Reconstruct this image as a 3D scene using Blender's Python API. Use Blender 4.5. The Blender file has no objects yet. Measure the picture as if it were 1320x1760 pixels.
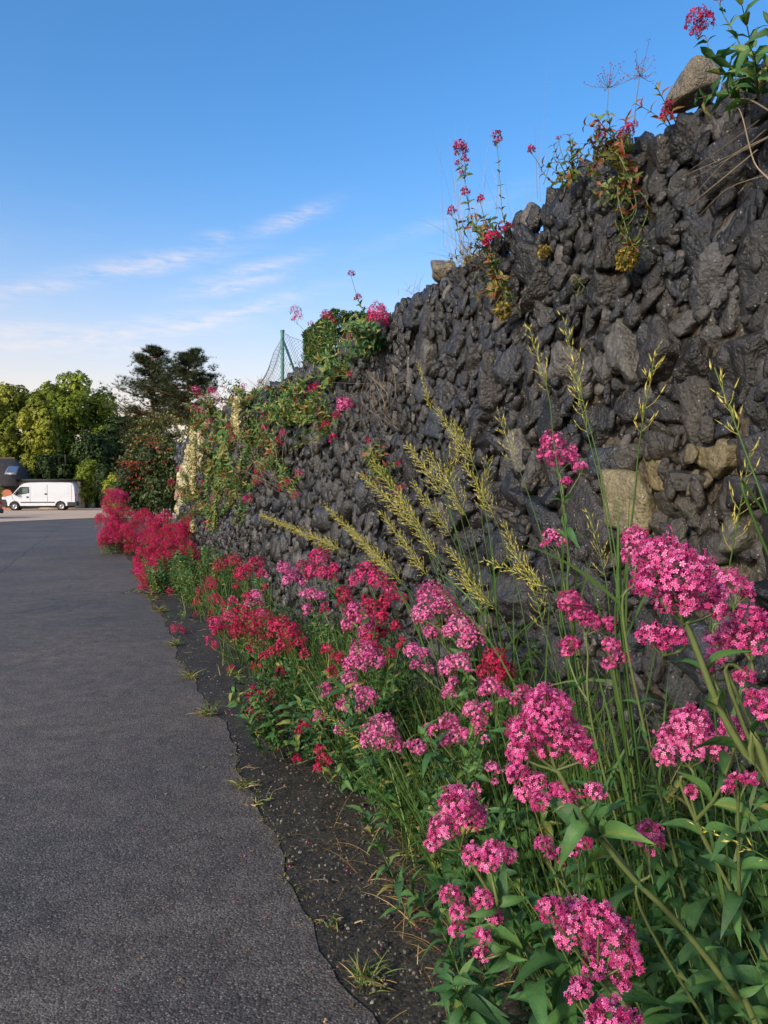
import bpy, math, random
import numpy as np
from mathutils import Vector
random.seed(7)
rng = np.random.default_rng(7)
R = math.radians
scene = bpy.context.scene
COL = scene.collection

# ---------------------------------------------------------------- camera and frame of the place
F = 1321.0                       # focal length in photo pixels
CH = 1.4                         # eye height
PITCH = math.atan(33 / F)
cam_d = bpy.data.cameras.new('camera')
cam = bpy.data.objects.new('camera', cam_d)
COL.objects.link(cam)
cam.location = (0, 0, CH)
cam.rotation_euler = (math.pi / 2 - PITCH, 0, 0)
cam_d.sensor_width = 36.0
cam_d.lens = 36.0 * F / 1760.0
cam_d.clip_start = 0.05
cam_d.clip_end = 4000
scene.camera = cam

DV = np.array([-0.347, 0.938, 0.0]); DV /= np.linalg.norm(DV)     # along the wall, away from us
NV = np.array([DV[1], -DV[0], 0.0])                                # across, from the road into the wall
D_WALL = 1.9
UP = np.array([0.0, 0.0, 1.0])


def ray(px, py):
    xc = (px - 660) / F
    yc = (880 - py) / F
    d = np.array([xc, math.cos(PITCH) + yc * math.sin(PITCH), -math.sin(PITCH) + yc * math.cos(PITCH)])
    return d / d[1]


def at_z(px, py, z):
    return np.array([0, 0, CH]) + ray(px, py) * z


def z_of(px, N):
    return N / ((px - 660) / F * NV[0] + NV[1])


def at_n(px, py, N):
    return at_z(px, py, z_of(px, N))


def at_g(px, py, h=0.0):
    d = ray(px, py)
    return np.array([0, 0, CH]) + d * ((CH - h) / -d[2])


def wt(t, N, h):
    return DV * t + NV * N + UP * h


# ---------------------------------------------------------------- mesh building
class MB:
    def __init__(s):
        s.v = []; s.f = {}; s.n = 0; s.t = []; s.c = []; s.hasc = False

    def add(s, v, faces, tint=0.5, col=None):
        v = np.asarray(v, float).reshape(-1, 3)
        for fa in (faces if isinstance(faces, list) and len(faces) and isinstance(faces[0], np.ndarray) and faces[0].ndim == 2 else [np.asarray(faces)]):
            if fa.size:
                s.f.setdefault(fa.shape[1], []).append(fa + s.n)
        s.v.append(v)
        s.t.append(np.broadcast_to(np.asarray(tint, float), (len(v),)))
        if col is not None:
            s.hasc = True
            s.c.append(np.broadcast_to(np.asarray(col, float), (len(v), 3)))
        else:
            s.c.append(np.zeros((len(v), 3)))
        s.n += len(v)

    def copies(s, tv, tfs, M, P, tint=None, ttint=None, col=None):
        """template verts tv (n,3), faces list, M (k,3,3) columns = axes, P (k,3)"""
        k = len(P)
        if k == 0:
            return
        n = len(tv)
        V = np.einsum('kij,nj->kni', M, tv) + P[:, None, :]
        off = (np.arange(k) * n)[:, None, None]
        fs = [(fa[None] + off).reshape(-1, fa.shape[1]) for fa in tfs]
        T = np.full((k, n), 0.5)
        if tint is not None:
            T = np.repeat(np.asarray(tint, float)[:, None], n, 1)
        if ttint is not None:
            T = T * ttint[None]
        C = None
        if col is not None:
            C = np.repeat(col[:, None, :], n, 1).reshape(-1, 3)
        s.add(V.reshape(-1, 3), fs, T.reshape(-1), C)

    def mesh(s, name, smooth=True):
        me = bpy.data.meshes.new(name)
        V = np.concatenate(s.v) if s.v else np.zeros((0, 3))
        me.vertices.add(len(V)); me.vertices.foreach_set('co', V.astype(np.float32).ravel())
        lv = []; lt = []
        for k, fl in s.f.items():
            fa = np.concatenate(fl)
            lv.append(fa.ravel()); lt.append(np.full(len(fa), k, np.int32))
        lv = np.concatenate(lv).astype(np.int32); lt = np.concatenate(lt)
        ls = np.concatenate([[0], np.cumsum(lt)[:-1]]).astype(np.int32)
        me.loops.add(len(lv)); me.loops.foreach_set('vertex_index', lv)
        me.polygons.add(len(lt)); me.polygons.foreach_set('loop_start', ls); me.polygons.foreach_set('loop_total', lt)
        if smooth:
            me.polygons.foreach_set('use_smooth', np.ones(len(lt), bool))
        me.update(calc_edges=True)
        a = me.attributes.new('tint', 'FLOAT', 'POINT')
        a.data.foreach_set('value', np.concatenate(s.t).astype(np.float32))
        if s.hasc:
            a = me.attributes.new('hue', 'FLOAT_COLOR', 'POINT')
            c = np.concatenate(s.c); c = np.concatenate([c, np.ones((len(c), 1))], 1)
            a.data.foreach_set('color', c.astype(np.float32).ravel())
        me.validate()
        return me

    def obj(s, name, mat, parent=None, smooth=True, **props):
        me = s.mesh(name, smooth)
        for m in (mat if isinstance(mat, (list, tuple)) else [mat]):
            me.materials.append(m)
        o = bpy.data.objects.new(name, me)
        COL.objects.link(o)
        if parent is not None:
            o.parent = parent
            # parts are written in world coordinates: undo the chain of parents' offsets
            off = Vector((0, 0, 0)); p = parent
            while p is not None:
                off += p.location; p = p.parent
            if off.length > 1e-9:
                co = np.empty(len(me.vertices) * 3, np.float32); me.vertices.foreach_get('co', co)
                co = co.reshape(-1, 3) - np.array(off, np.float32)
                me.vertices.foreach_set('co', co.ravel()); me.update()
        for k, v in props.items():
            o[k] = v
        return o


def empty(name, loc, label, cat, group=None):
    o = bpy.data.objects.new(name, None)
    o.empty_display_size = 0.1
    COL.objects.link(o)
    o.location = tuple(float(x) for x in loc)
    o['label'] = label; o['category'] = cat
    if group:
        o['group'] = group
    return o


def norm(a):
    a = np.asarray(a, float)
    return a / (np.linalg.norm(a, axis=-1, keepdims=True) + 1e-12)


def curve(pts, n):
    """Catmull-Rom through pts"""
    P = np.asarray(pts, float)
    if len(P) == 2:
        s = np.linspace(0, 1, n)[:, None]
        return P[0] * (1 - s) + P[1] * s
    P = np.vstack([2 * P[0] - P[1], P, 2 * P[-1] - P[-2]])
    m = len(P) - 3
    u = np.linspace(0, m - 1e-6, n)
    i = u.astype(int); f = (u - i)[:, None]
    a, b, c, d = P[i], P[i + 1], P[i + 2], P[i + 3]
    return 0.5 * (2 * b + (c - a) * f + (2 * a - 5 * b + 4 * c - d) * f ** 2 + (3 * b - a - 3 * c + d) * f ** 3)


def tube(mb, path, r, sides=5, tint=0.5, cap=False):
    path = np.asarray(path, float)
    n = len(path)
    r = np.broadcast_to(np.asarray(r, float), (n,))
    T = norm(np.gradient(path, axis=0))
    ref = np.array([0.31, 0.22, 0.92]) if abs(T[0] @ np.array([0.31, 0.22, 0.92])) < 0.9 else np.array([1.0, 0, 0])
    A = norm(np.cross(T, ref)); B = np.cross(T, A)
    an = np.arange(sides) / sides * 2 * math.pi
    V = path[:, None] + r[:, None, None] * (np.cos(an)[None, :, None] * A[:, None] + np.sin(an)[None, :, None] * B[:, None])
    i = np.arange(n - 1)[:, None] * sides; j = np.arange(sides)[None]; k = (j + 1) % sides
    fa = np.stack([i + j, i + k, i + sides + k, i + sides + j], -1).reshape(-1, 4)
    tt = np.repeat(np.broadcast_to(np.asarray(tint, float), (n,)), sides)
    mb.add(V.reshape(-1, 3), fa, tt)
    if cap:
        mb.add(V[-1], np.arange(sides)[None], tint if np.ndim(tint) == 0 else 0.5)
        mb.add(V[0], np.arange(sides)[None][:, ::-1], tint if np.ndim(tint) == 0 else 0.5)


def box(mb, c, s, rot=0.0, tint=0.5):
    c = np.asarray(c, float); h = np.asarray(s, float) / 2
    q = np.array([[x, y, z] for x in (-1, 1) for y in (-1, 1) for z in (-1, 1)], float) * h
    if rot:
        ca, sa = math.cos(rot), math.sin(rot)
        q = np.stack([q[:, 0] * ca - q[:, 1] * sa, q[:, 0] * sa + q[:, 1] * ca, q[:, 2]], 1)
    mb.add(q + c, np.array([[0, 1, 3, 2], [4, 6, 7, 5], [0, 4, 5, 1], [2, 3, 7, 6], [0, 2, 6, 4], [1, 5, 7, 3]]), tint)


# ---------------------------------------------------------------- materials
def nt_new(name):
    m = bpy.data.materials.new(name); m.use_nodes = True
    nt = m.node_tree
    return m, nt, nt.nodes, nt.links, nt.nodes['Principled BSDF'], nt.nodes['Material Output']


def node(nt, typ, **kw):
    n = nt.nodes.new(typ)
    for k, v in kw.items():
        if k in ('operation', 'blend_type', 'data_type', 'feature', 'distance', 'noise_dimensions', 'attribute_name', 'attribute_type', 'voronoi_dimensions', 'clamp', 'use_clamp'):
            setattr(n, k, v)
        else:
            n.inputs[k if not k.startswith('i') or not k[1:].isdigit() else int(k[1:])].default_value = v
    return n


def ramp(nt, fac, stops):
    r = nt.nodes.new('ShaderNodeValToRGB')
    e = r.color_ramp.elements
    while len(e) < len(stops):
        e.new(0.5)
    for i, (p, c) in enumerate(stops):
        e[i].position = p
        e[i].color = (c, c, c, 1) if isinstance(c, (int, float)) else (*c, 1)
    nt.links.new(fac, r.inputs[0])
    return r.outputs[0]


def mixc(nt, fac, a, b, bt='MIX'):
    m = nt.nodes.new('ShaderNodeMix'); m.data_type = 'RGBA'; m.blend_type = bt; m.clamp_factor = True
    for sock, val in ((m.inputs[0], fac), (m.inputs[6], a), (m.inputs[7], b)):
        if hasattr(val, 'links'):
            nt.links.new(val, sock)
        elif isinstance(val, (int, float)):
            sock.default_value = val
        else:
            sock.default_value = (*val, 1)
    return m.outputs[2]


def noise(nt, scale, detail=4, rough=0.55, vec=None, dist=0.0):
    n = nt.nodes.new('ShaderNodeTexNoise')
    n.inputs['Scale'].default_value = scale; n.inputs['Detail'].default_value = detail
    n.inputs['Roughness'].default_value = rough; n.inputs['Distortion'].default_value = dist
    if vec is not None:
        nt.links.new(vec, n.inputs['Vector'])
    return n.outputs[0]


def geo_pos(nt):
    return nt.nodes.new('ShaderNodeNewGeometry').outputs['Position']


def objco(nt):
    return nt.nodes.new('ShaderNodeTexCoord').outputs['Object']


def bump(nt, h, strength, dist):
    b = nt.nodes.new('ShaderNodeBump')
    b.inputs['Strength'].default_value = strength; b.inputs['Distance'].default_value = dist
    nt.links.new(h, b.inputs['Height'])
    return b.outputs[0]


def attr(nt, name):
    a = nt.nodes.new('ShaderNodeAttribute'); a.attribute_name = name
    return a


def tint_mat(name, stops, rough=0.6, trans=0.0, spec=0.3, nscale=0, namt=0.25, tcol=None, bmp=None):
    m, nt, nd, lk, bs, out = nt_new(name)
    c = ramp(nt, attr(nt, 'tint').outputs['Fac'], stops)
    if nscale:
        nz = noise(nt, nscale, 4, 0.6, objco(nt))
        c = mixc(nt, 1.0, c, ramp(nt, nz, [(0.25, 1 - namt), (0.75, 1 + namt)]), 'MULTIPLY')
    lk.new(c, bs.inputs['Base Color'])
    bs.inputs['Roughness'].default_value = rough
    bs.inputs['Specular IOR Level'].default_value = spec
    if bmp:
        lk.new(bump(nt, noise(nt, bmp[0], 4, 0.6, objco(nt)), bmp[1], bmp[2]), bs.inputs['Normal'])
    if trans:
        tr = nd.new('ShaderNodeBsdfTranslucent')
        if tcol is None:
            lk.new(c, tr.inputs[0])
        else:
            lk.new(mixc(nt, 1.0, c, tcol, 'MULTIPLY'), tr.inputs[0])
        mx = nd.new('ShaderNodeMixShader'); mx.inputs[0].default_value = trans
        lk.new(bs.outputs[0], mx.inputs[1]); lk.new(tr.outputs[0], mx.inputs[2])
        lk.new(mx.outputs[0], out.inputs[0])
    return m


def plain(name, col, rough=0.5, metal=0.0, spec=0.5, nscale=6, namt=0.12):
    m, nt, nd, lk, bs, out = nt_new(name)
    nz = noise(nt, nscale, 5, 0.6, objco(nt))
    lk.new(mixc(nt, 1.0, col, ramp(nt, nz, [(0.2, 1 - namt), (0.8, 1 + namt)]), 'MULTIPLY'), bs.inputs['Base Color'])
    bs.inputs['Roughness'].default_value = rough; bs.inputs['Metallic'].default_value = metal
    bs.inputs['Specular IOR Level'].default_value = spec
    return m


M = {}
M['pink'] = tint_mat('pink_petal', [(0.0, (0.33, 0.010, 0.09)), (0.35, (0.56, 0.05, 0.22)), (0.7, (0.76, 0.17, 0.42)), (1.0, (0.86, 0.42, 0.64))], 0.55, 0.25, 0.25)
M['rose'] = tint_mat('rose_petal', [(0.0, (0.24, 0.006, 0.045)), (0.4, (0.48, 0.018, 0.12)), (0.75, (0.66, 0.045, 0.21)), (1.0, (0.74, 0.13, 0.34))], 0.55, 0.25, 0.25)
M['crimson'] = tint_mat('crimson_petal', [(0.0, (0.15, 0.004, 0.02)), (0.4, (0.38, 0.011, 0.06)), (0.8, (0.54, 0.024, 0.105)), (1.0, (0.62, 0.06, 0.18))], 0.55, 0.25, 0.25)
M['mauve'] = tint_mat('mauve_petal', [(0.0, (0.32, 0.02, 0.13)), (0.4, (0.62, 0.09, 0.30)), (0.8, (0.82, 0.22, 0.48)), (1.0, (0.88, 0.42, 0.66))], 0.55, 0.25, 0.25)
M['leaf'] = tint_mat('valerian_leaf', [(0.0, (0.020, 0.055, 0.018)), (0.5, (0.042, 0.115, 0.034)), (0.85, (0.085, 0.18, 0.045)), (0.95, (0.15, 0.20, 0.05)), (1.0, (0.26, 0.22, 0.06))], 0.55, 0.25, 0.3, 30, 0.32, (1.2, 1.3, 0.6), (90, 0.5, 0.004))
M['leaf_warm'] = tint_mat('dry_wall_leaf', [(0.0, (0.03, 0.06, 0.02)), (0.5, (0.075, 0.125, 0.035)), (0.88, (0.15, 0.17, 0.035)), (0.96, (0.19, 0.14, 0.03)), (1.0, (0.22, 0.05, 0.03))], 0.5, 0.22, 0.35, 40, 0.2, (1.2, 1.3, 0.6))
M['stem'] = tint_mat('valerian_stem', [(0.0, (0.05, 0.085, 0.025)), (0.6, (0.10, 0.125, 0.04)), (1.0, (0.20, 0.09, 0.06))], 0.5, 0.0, 0.35, 60, 0.15)
M['grass'] = tint_mat('grass_blade', [(0.0, (0.02, 0.05, 0.010)), (0.6, (0.055, 0.115, 0.022)), (0.9, (0.18, 0.22, 0.05)), (1.0, (0.30, 0.24, 0.09))], 0.5, 0.25, 0.3)
M['straw'] = tint_mat('dry_straw', [(0.0, (0.10, 0.06, 0.025)), (0.6, (0.26, 0.17, 0.06)), (1.0, (0.42, 0.30, 0.13))], 0.7, 0.15, 0.2)
M['seed'] = tint_mat('grass_seed_head', [(0.0, (0.24, 0.24, 0.045)), (0.5, (0.48, 0.43, 0.09)), (1.0, (0.70, 0.58, 0.20))], 0.55, 0.25, 0.25, tcol=(1.2, 1.1, 0.6))
M['ochre'] = tint_mat('ochre_stonecrop', [(0.0, (0.10, 0.08, 0.015)), (0.5, (0.26, 0.19, 0.025)), (1.0, (0.42, 0.32, 0.06))], 0.6, 0.2, 0.25)
M['cream'] = tint_mat('cream_stonecrop', [(0.0, (0.20, 0.18, 0.07)), (0.5, (0.46, 0.42, 0.20)), (1.0, (0.66, 0.60, 0.36))], 0.7, 0.2, 0.2)
M['twig'] = tint_mat('dry_root', [(0.0, (0.07, 0.05, 0.035)), (1.0, (0.25, 0.20, 0.14))], 0.8, 0.0, 0.2)
SKY_STRENGTH = 0.13
SUN_STRENGTH = 2.25
EXPOSURE = 1.0
CLOUD_COL = (4.7, 3.8, 3.25)
WB = 6500
HAZE_COL = (4.5, 3.5, 2.65)
# ---------------------------------------------------------------- world, sun
SUN_EL, SUN_AZ = R(24.0), math.atan2(-0.62, -0.78)
w = bpy.data.worlds.new('World'); scene.world = w; w.use_nodes = True
nt = w.node_tree; nd = nt.nodes; lk = nt.links
bg = nd['Background']
sky = nd.new('ShaderNodeTexSky'); sky.sky_type = 'NISHITA'
sky.sun_disc = False
sky.sun_elevation = SUN_EL; sky.sun_rotation = SUN_AZ
sky.altitude = 100; sky.air_density = 1.0; sky.dust_density = 2.2; sky.ozone_density = 3.0
tc = nd.new('ShaderNodeTexCoord')
sep = nd.new('ShaderNodeSeparateXYZ'); lk.new(tc.outputs['Generated'], sep.inputs[0])


def mth(op, a, b=None, clamp=False):
    n = nd.new('ShaderNodeMath'); n.operation = op; n.use_clamp = clamp
    for s, v in ((n.inputs[0], a), (n.inputs[1], b)):
        if v is None:
            continue
        if hasattr(v, 'links'):
            lk.new(v, s)
        else:
            s.default_value = v
    return n.outputs[0]


# high thin cirrus: long wisps in azimuth / elevation, broken up by stretched noise
azim = mth('ARCTAN2', sep.outputs[0], sep.outputs[1])
elev = mth('ARCSINE', sep.outputs[2])
cmb = nd.new('ShaderNodeCombineXYZ'); lk.new(azim, cmb.inputs[0]); lk.new(elev, cmb.inputs[1])
mp = nd.new('ShaderNodeMapping'); mp.vector_type = 'POINT'
mp.inputs['Rotation'].default_value = (0, 0, R(-13)); mp.inputs['Scale'].default_value = (9, 46, 1)
lk.new(cmb.outputs[0], mp.inputs[0])
nz1 = noise(nt, 1.6, 7, 0.62, mp.outputs[0], 0.6)
nz2 = noise(nt, 5.0, 6, 0.65, mp.outputs[0], 0.3)
wisp = mth('ADD', mth('MULTIPLY', nz1, 0.65), mth('MULTIPLY', nz2, 0.35))
total = None
for px, py, ln, th, ang, amp in [
        (500, 378, 62, 11, 20, 0.9), (368, 410, 26, 9, 8, 0.7), (255, 455, 115, 13, 13, 0.95), (62, 494, 52, 9, 8, 0.8),
        (430, 464, 85, 10, 15, 0.8), (405, 490, 70, 11, 13, 0.95), (150, 580, 190, 14, 8, 0.8), (380, 545, 150, 12, 17, 0.9),
        (30, 572, 90, 14, 5, 0.8), (260, 552, 120, 9, 12, 0.55), (170, 600, 120, 12, 2, 0.5), (-160, 520, 120, 14, 10, 0.8), (-260, 430, 120, 14, 14, 0.7),
        (760, 380, 120, 10, 18, 0.35), (1500, 300, 200, 16, 14, 0.6)]:
    d = ray(px, py); d = d / np.linalg.norm(d)
    a0, e0 = math.atan2(d[0], d[1]), math.asin(d[2])
    ca, sa = math.cos(R(ang)), math.sin(R(ang))
    da = mth('SUBTRACT', azim, a0); de = mth('SUBTRACT', elev, e0)
    x = mth('MULTIPLY', mth('ADD', mth('MULTIPLY', da, ca), mth('MULTIPLY', de, sa)), F / ln)
    y = mth('MULTIPLY', mth('SUBTRACT', mth('MULTIPLY', de, ca), mth('MULTIPLY', da, sa)), F / th)
    rr = mth('ADD', mth('MULTIPLY', x, x), mth('MULTIPLY', y, y))
    g = mth('MULTIPLY', mth('POWER', 2.718, mth('MULTIPLY', rr, -0.8)), amp)
    total = g if total is None else mth('MAXIMUM', total, g)
cl = mth('MULTIPLY', total, mth('MULTIPLY', mth('SUBTRACT', wisp, 0.38), 4.2, True), True)
veil = mth('MULTIPLY', mth('MULTIPLY', mth('SUBTRACT', wisp, 0.5), 1.0, True), mth('SUBTRACT', 1.0, mth('MULTIPLY', elev, 2.6), True), True)
cl = mth('MULTIPLY', mth('MAXIMUM', cl, veil), 0.5, True)
# thin warm haze low down, all round the horizon
hz = mth('MULTIPLY', mth('POWER', 2.718, mth('MULTIPLY', mth('POWER', mth('ABSOLUTE', elev), 2.0), -1 / R(11.0) ** 2)), 0.92)
hs = nd.new('ShaderNodeHueSaturation'); hs.inputs['Saturation'].default_value = 1.27; lk.new(sky.outputs[0], hs.inputs['Color'])
base = mixc(nt, hz, hs.outputs[0], HAZE_COL)
skyc = mixc(nt, cl, base, CLOUD_COL)
lk.new(skyc, bg.inputs[0])
bg.inputs[1].default_value = SKY_STRENGTH

sd = bpy.data.lights.new('sun', 'SUN'); sd.energy = SUN_STRENGTH; sd.angle = R(5); sd.color = (1.0, 0.87, 0.69)
so = bpy.data.objects.new('sun', sd); COL.objects.link(so)
sv = Vector((math.sin(SUN_AZ) * math.cos(SUN_EL), math.cos(SUN_AZ) * math.cos(SUN_EL), math.sin(SUN_EL)))
so.rotation_euler = sv.to_track_quat('Z', 'Y').to_euler()
so.location = (20, -30, 30)
vs = scene.view_settings
vs.view_transform = 'Standard'; vs.look = 'None'; vs.exposure = EXPOSURE; vs.gamma = 1.0; vs.use_curve_mapping = False
vs.use_white_balance = True; vs.white_balance_temperature = WB; vs.white_balance_tint = 10

# ---------------------------------------------------------------- ground sheets
def sheet(name, pts, z, mat, kind='structure'):
    mb = MB(); P = np.array([[*p[:2], z] for p in pts], float)
    mb.add(P, np.arange(len(P))[None], 0.5)
    return mb.obj(name, mat, None, False, kind=kind)


m, nt, nd, lk, bs, out = nt_new('field_grass')
p = geo_pos(nt)
c = mixc(nt, ramp(nt, noise(nt, 0.8, 6, 0.6, p), [(0.35, 0.0), (0.65, 1.0)]), (0.035, 0.06, 0.015), (0.10, 0.11, 0.03))
lk.new(c, bs.inputs[0]); bs.inputs['Roughness'].default_value = 0.9
lk.new(bump(nt, noise(nt, 6, 6, 0.7, p), 0.8, 0.1), bs.inputs['Normal'])
sheet('ground', [(-1500, -1500), (1500, -1500), (1500, 2500), (-1500, 2500)], -0.012, m)

# road: old asphalt with pale chippings
def asphalt(name, base, chip, brown, chipamt, scale, seam=False):
    m, nt, nd, lk, bs, out = nt_new(name)
    p = geo_pos(nt)
    big = noise(nt, 0.55, 5, 0.55, p); mid = noise(nt, 7, 5, 0.6, p); fine = noise(nt, 140, 3, 0.6, p)
    vo = nd.new('ShaderNodeTexVoronoi'); vo.inputs['Scale'].default_value = scale; vo.inputs['Randomness'].default_value = 1.0
    wv = nd.new('ShaderNodeVectorMath'); wv.operation = 'ADD'
    nn = nd.new('ShaderNodeTexNoise'); nn.inputs['Scale'].default_value = 60; lk.new(p, nn.inputs['Vector'])
    sc = nd.new('ShaderNodeVectorMath'); sc.operation = 'SCALE'; sc.inputs['Scale'].default_value = 0.008
    lk.new(nn.outputs['Color'], sc.inputs[0]); lk.new(p, wv.inputs[0]); lk.new(sc.outputs[0], wv.inputs[1])
    lk.new(wv.outputs[0], vo.inputs['Vector'])
    sepc = nd.new('ShaderNodeSeparateColor'); lk.new(vo.outputs['Color'], sepc.inputs[0])
    c = mixc(nt, ramp(nt, big, [(0.38, 0.0), (0.64, 1.0)]), base, brown)
    if seam:
        stain = ramp(nt, noise(nt, 1.4, 6, 0.7, p, 0.6), [(0.54, 0.0), (0.68, 0.55)])
        c = mixc(nt, stain, c, (0.030, 0.030, 0.032))
    c = mixc(nt, 1.0, c, ramp(nt, mid, [(0.3, 0.72), (0.7, 1.3)]), 'MULTIPLY')
    c = mixc(nt, 1.0, c, ramp(nt, sepc.outputs[0], [(0.0, 0.55), (1.0, 1.5)]), 'MULTIPLY')
    c = mixc(nt, 1.0, c, ramp(nt, fine, [(0.3, 0.7), (0.7, 1.3)]), 'MULTIPLY')
    cf = mth2(nt, 'MULTIPLY', ramp(nt, sepc.outputs[1], [(1 - chipamt - 0.04, 0.0), (1 - chipamt, 1.0)]), ramp(nt, vo.outputs['Distance'], [(0.32, 1.0), (0.5, 0.0)]))
    c = mixc(nt, cf, c, chip)
    if seam:
        for (a, b, wd, dk) in [((-3.3, 4.0), (-13.5, 32.0), 0.022, 0.45), ((-4.9, 2.0), (-9.2, 13.0), 0.012, 0.5)]:
            a = np.array(a); b = np.array(b); dd = (b - a) / np.linalg.norm(b - a); nn_ = np.array([dd[1], -dd[0]])
            dot = nd.new('ShaderNodeVectorMath'); dot.operation = 'DOT_PRODUCT'
            dot.inputs[1].default_value = (nn_[0], nn_[1], 0); lk.new(p, dot.inputs[0])
            wob = mth2(nt, 'MULTIPLY', mth2(nt, 'SUBTRACT', noise(nt, 0.9, 4, 0.6, p), 0.5), 0.22)
            q = mth2(nt, 'ABSOLUTE', mth2(nt, 'ADD', mth2(nt, 'SUBTRACT', dot.outputs['Value'], float(nn_ @ a)), wob), 0)
            msk = ramp(nt, mth2(nt, 'DIVIDE', q, wd * 2), [(0.35, dk), (0.6, 0.0)])
            c = mixc(nt, msk, c, (0.012, 0.012, 0.013))
    if seam:
        vc = nd.new('ShaderNodeTexVoronoi'); vc.feature = 'DISTANCE_TO_EDGE'; vc.inputs['Scale'].default_value = 0.55
        wv_ = nd.new('ShaderNodeVectorMath'); wv_.operation = 'ADD'
        n3 = nd.new('ShaderNodeTexNoise'); n3.inputs['Scale'].default_value = 3.0; n3.inputs['Detail'].default_value = 6; lk.new(p, n3.inputs['Vector'])
        s3 = nd.new('ShaderNodeVectorMath'); s3.operation = 'SCALE'; s3.inputs['Scale'].default_value = 0.35; lk.new(n3.outputs['Color'], s3.inputs[0])
        lk.new(p, wv_.inputs[0]); lk.new(s3.outputs[0], wv_.inputs[1]); lk.new(wv_.outputs[0], vc.inputs['Vector'])
        ck = mth2(nt, 'MULTIPLY', ramp(nt, vc.outputs['Distance'], [(0.0, 0.75), (0.006, 0.0)]), ramp(nt, noise(nt, 0.35, 3, 0.5, p), [(0.5, 0.0), (0.6, 1.0)]))
        c = mixc(nt, ck, c, (0.010, 0.010, 0.010))
    lk.new(c, bs.inputs[0])
    bs.inputs['Roughness'].default_value = 0.72; bs.inputs['Specular IOR Level'].default_value = 0.35
    h = mth2(nt, 'ADD', mth2(nt, 'MULTIPLY', mth2(nt, 'SUBTRACT', 0.6, vo.outputs['Distance']), 0.7), mth2(nt, 'MULTIPLY', fine, 0.5))
    lk.new(bump(nt, h, 0.85, 0.0038), bs.inputs['Normal'])
    return m


def mth2(nt, op, a, b):
    n = nt.nodes.new('ShaderNodeMath'); n.operation = op
    for s, v in ((n.inputs[0], a), (n.inputs[1], b)):
        if hasattr(v, 'links'):
            nt.links.new(v, s)
        else:
            s.default_value = v
    return n.outputs[0]


A_ROAD = asphalt('asphalt', (0.056, 0.052, 0.050), (0.21, 0.19, 0.17), (0.092, 0.077, 0.066), 0.12, 130, True)
A_EDGE = asphalt('gritty_edge', (0.022, 0.020, 0.018), (0.10, 0.085, 0.07), (0.030, 0.027, 0.018), 0.07, 90)


def edge_n(t):     # ragged edge of the carriageway
    return 0.66 + 0.025 * math.sin(t * 1.7) + 0.018 * math.sin(t * 4.3 + 1) + 0.012 * math.sin(t * 11.0) - 0.10 * max(0, (t - 5)) / 14 + 0.008 * math.sin(t * 27)


ts = np.concatenate([np.arange(-14, 20, 0.08), np.arange(20, 44, 0.5)])
mb = MB()
L = np.array([wt(t, -9.5, 0.0) for t in ts]); Rr = np.array([wt(t, edge_n(t), 0.0) for t in ts])
n = len(ts); i = np.arange(n - 1)[:, None]
mb.add(np.concatenate([L, Rr]), np.concatenate([i, i + n, i + n + 1, i + 1], 1), 0.5)
mb.obj('road', A_ROAD, None, False, kind='structure')
# gritty strip between the road joint and the plants, a little lower and rough
mb = MB()
ns = np.linspace(0, 1, 22)
tt = np.concatenate([np.arange(0.3, 6, 0.05), np.arange(6, 24, 0.25), np.arange(24, 40, 2)])
tt = np.concatenate([np.arange(-14, 0.3, 0.5), tt])
V = []
for t in tt:
    e = edge_n(t) - 0.02
    for q in ns:
        N = e + (D_WALL + 0.1 - e) * q
        bumpy = 0.010 * math.sin(N * 31 + t * 13) * math.sin(t * 22 - N * 9) + 0.006 * math.sin(t * 57 + N * 41)
        V.append(wt(t, N, -0.006 + (0.035 * min(1, q * 3) * (0.6 + 0.4 * math.sin(t * 2.1 + N * 3)) + bumpy * min(1, q * 8) + 0.08 * q * q)))
k = len(ns); n = len(tt)
i = (np.arange(n - 1)[:, None] * k + np.arange(k - 1)[None]).reshape(-1, 1)
mb.add(np.array(V), np.concatenate([i, i + 1, i + k + 1, i + k], 1), 0.5)
mb.obj('verge_strip', A_EDGE, None, True, kind='structure')

m, nt, nd, lk, bs, out = nt_new('sandy_forecourt')
p = geo_pos(nt)
c = mixc(nt, ramp(nt, noise(nt, 0.5, 6, 0.6, p), [(0.35, 0.0), (0.7, 1.0)]), (0.40, 0.29, 0.20), (0.48, 0.36, 0.26))
c = mixc(nt, 1.0, c, ramp(nt, noise(nt, 30, 4, 0.6, p), [(0.3, 0.85), (0.7, 1.15)]), 'MULTIPLY')
lk.new(c, bs.inputs[0]); bs.inputs['Roughness'].default_value = 0.85
lk.new(bump(nt, noise(nt, 40, 4, 0.6, p), 0.4, 0.01), bs.inputs['Normal'])
sheet('forecourt', [at_g(-500, 892), at_g(-200, 893), at_g(0, 897), at_g(60, 894.5), at_g(120, 892), at_g(175, 890), (-8.0, 40), (-6, 62), (-22, 70), (-70, 72), (-90, 50)], 0.008, m)

# ---------------------------------------------------------------- stone wall
prof_px = [(1320, 88), (1240, 150), (1150, 205), (1080, 236), (1010, 288), (940, 340), (880, 388), (800, 452), (740, 490), (660, 543), (640, 566), (560, 606), (480, 657), (400, 692), (340, 737), (312, 768)]
PT, PH = [], []
for (x, y) in prof_px:
    P = at_n(x, y, D_WALL)
    PT.append(P @ DV); PH.append(P[2])
PT = np.array(PT); PH = np.array(PH)
T_END = 20.6


def top_h(t):
    return np.interp(t, PT, PH)


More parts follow.
